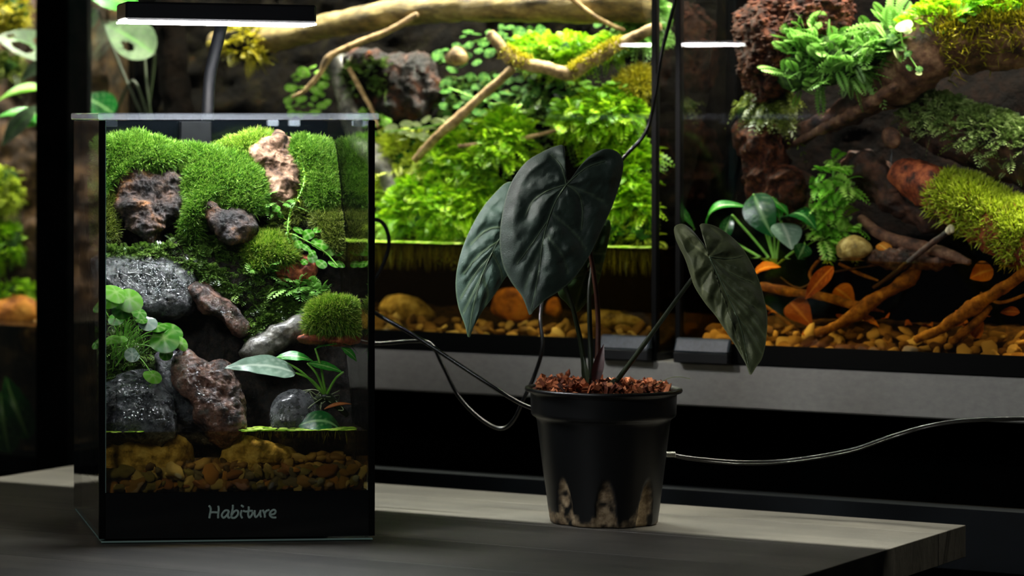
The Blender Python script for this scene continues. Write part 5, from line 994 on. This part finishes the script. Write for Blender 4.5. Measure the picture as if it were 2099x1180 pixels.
for i, (a, b, c_) in enumerate((((1690,520,.04),(1660,560,.035),(1676,590,.03)), ((1720,540,.04),(1760,560,.045),(1800,575,.05)), ((2010,600,.05),(2050,620,.05),(2110,600,.05)), ((1560,620,.06),(1600,650,.055),(1640,680,.05)))):
    limb('sunken_root', ('bent thin root beside the long rusty leaf', 'thin root drifting under the wet pebble bank', 'dim root behind the knobbly driftwood', 'dim root leaning to the gravel behind the olive leaf')[i], (a, b, c_), [.0012, .0016, .0009], 'drift', .4, 150, 8, s=200 + i, cat='root')
gravel('flat amber pebble on the bottom of the amber water tank', 'amber gravel layer under the flat pebbles of the log tank', 'pebbles on the bottom of the amber water tank', -1.098, -.56, .1115, 4, 54, .0068, [M['amb%d' % i] for i in range(4)], 9, .0048, 2, 1)

# ------------------------------------------------ tank beyond the post
def LP(u, v, b): return W(u, v, RR, b)
for a, b, wd_, mk, sh, hol, nn, lab in (((108,120,.03),(-12,70,.025),.034,'whiteleaf','ovate',((.45,.35,.20,.35),(.30,-.45,.08,.2),(.75,-.3,.08,.25)),(-.1,-.7,.6),'pale leaf with big holes at the post'), ((96,128,.03),(42,164,.02),.014,'whiteleaf','ovate',(),(-.1,-.8,.5),'small pale leaf under the holed leaf at the post'), ((96,182,.03),(-10,204,.02),.018,'figl','lance',(),(0,-.5,.8),'lime strap leaf pointing away from the post'), ((96,244,.035),(-12,236,.03),.018,'anubl','lance',(),(0,-.5,.8),'green strap leaf below the lime strap leaf'), ((80,216,.02),(0,300,.015),.018,'whiteleaf','lance',(),(-.3,-.8,.2),'grey green drooping leaf at the post'), ((90,252,.04),(20,262,.03),.016,'anubl','lance',(),(0,-.6,.7),'short green leaf tucked under the strap leaf')):
    t = thing('leaf_plant', lab, 'plant', LP(100, 300, .04)); V, F, tn = leafm(LP(*a), LP(*b), wd_, nn, sh, .1, .06, .15, nu=26, nv=18, holes=hol); obj('leaf', V, F, M[mk], t, tn)
    V, F = tube(np.array([LP(*a), LP(112, (a[1] + 300) / 2, .04), LP(116, 320, .05)]), .0012, 8, n=14); obj('stalk', V, F, M['stem'], t)
def wl(v): return .098 + 0 * np.asarray(v, float)
for i, (po, mt, n, lab) in enumerate(([[(-20,0),(40,-10),(60,30),(40,60),(-20,60)], 'goldmoss', 500, 'rust gold fern tuft at the top of the bark wall'], [[(-20,360),(30,352),(44,400),(20,440),(-20,446)], 'limemoss', 700, 'yellow moss patch midway down the bark wall'], [[(-20,474),(26,464),(44,494),(30,530),(-20,534)], 'lime', 700, 'lime moss ball on the bark wall'], [[(-20,590),(50,584),(82,596),(60,610),(-20,612)], 'lime', 400, 'lime moss ledge low on the bark wall'], [[(-20,110),(30,120),(40,150),(-20,160)], 'mossolive', 300, 'olive moss patch under the holed leaf'])):
    moss('wall_moss', lab, po, RR, .0, .014, M[mt], M['mossb'], n, .011, style='frond', slope=wl, seed=130 + i, pairs=6)
lump('ledge_stone', 'orange brown stone under the lime moss ledge', 'rock', [(-20,620),(30,604),(76,616),(84,650),(40,668),(-20,664)], RR, .086, .016, M['orangestone'], amp=.004, freq=60, s=140, pw=3)
lump('ledge_stone', 'tan broken stone at the post below the bark wall', 'rock', [(40,690),(60,660),(100,650),(110,720),(70,740)], RR, .08, .016, M['drift'], amp=.004, freq=60, s=141, pw=3)
tag(box('tank_water', RL, -2.334, -1.761, .0056, D_ - .002, -.023, .1095, M['water_dim'], None, .0004), 'dim grey water in the tank beyond the rack post', 'water', kind='stuff')
for a, b in (((20,930,.03),(0,800,.03)), ((60,900,.04),(10,770,.04))):
    V, F, tn = leafm(LP(*a), LP(*b), .030, (-.2, -.9, .2), 'ovate', .1, .05, .2); tag(obj('sunken_leaf', V, F, M['anub'], None, tn), 'dim green leaf outline in the grey water, %s of the two' % ('lower' if a[0] == 20 else 'upper'), 'leaf')
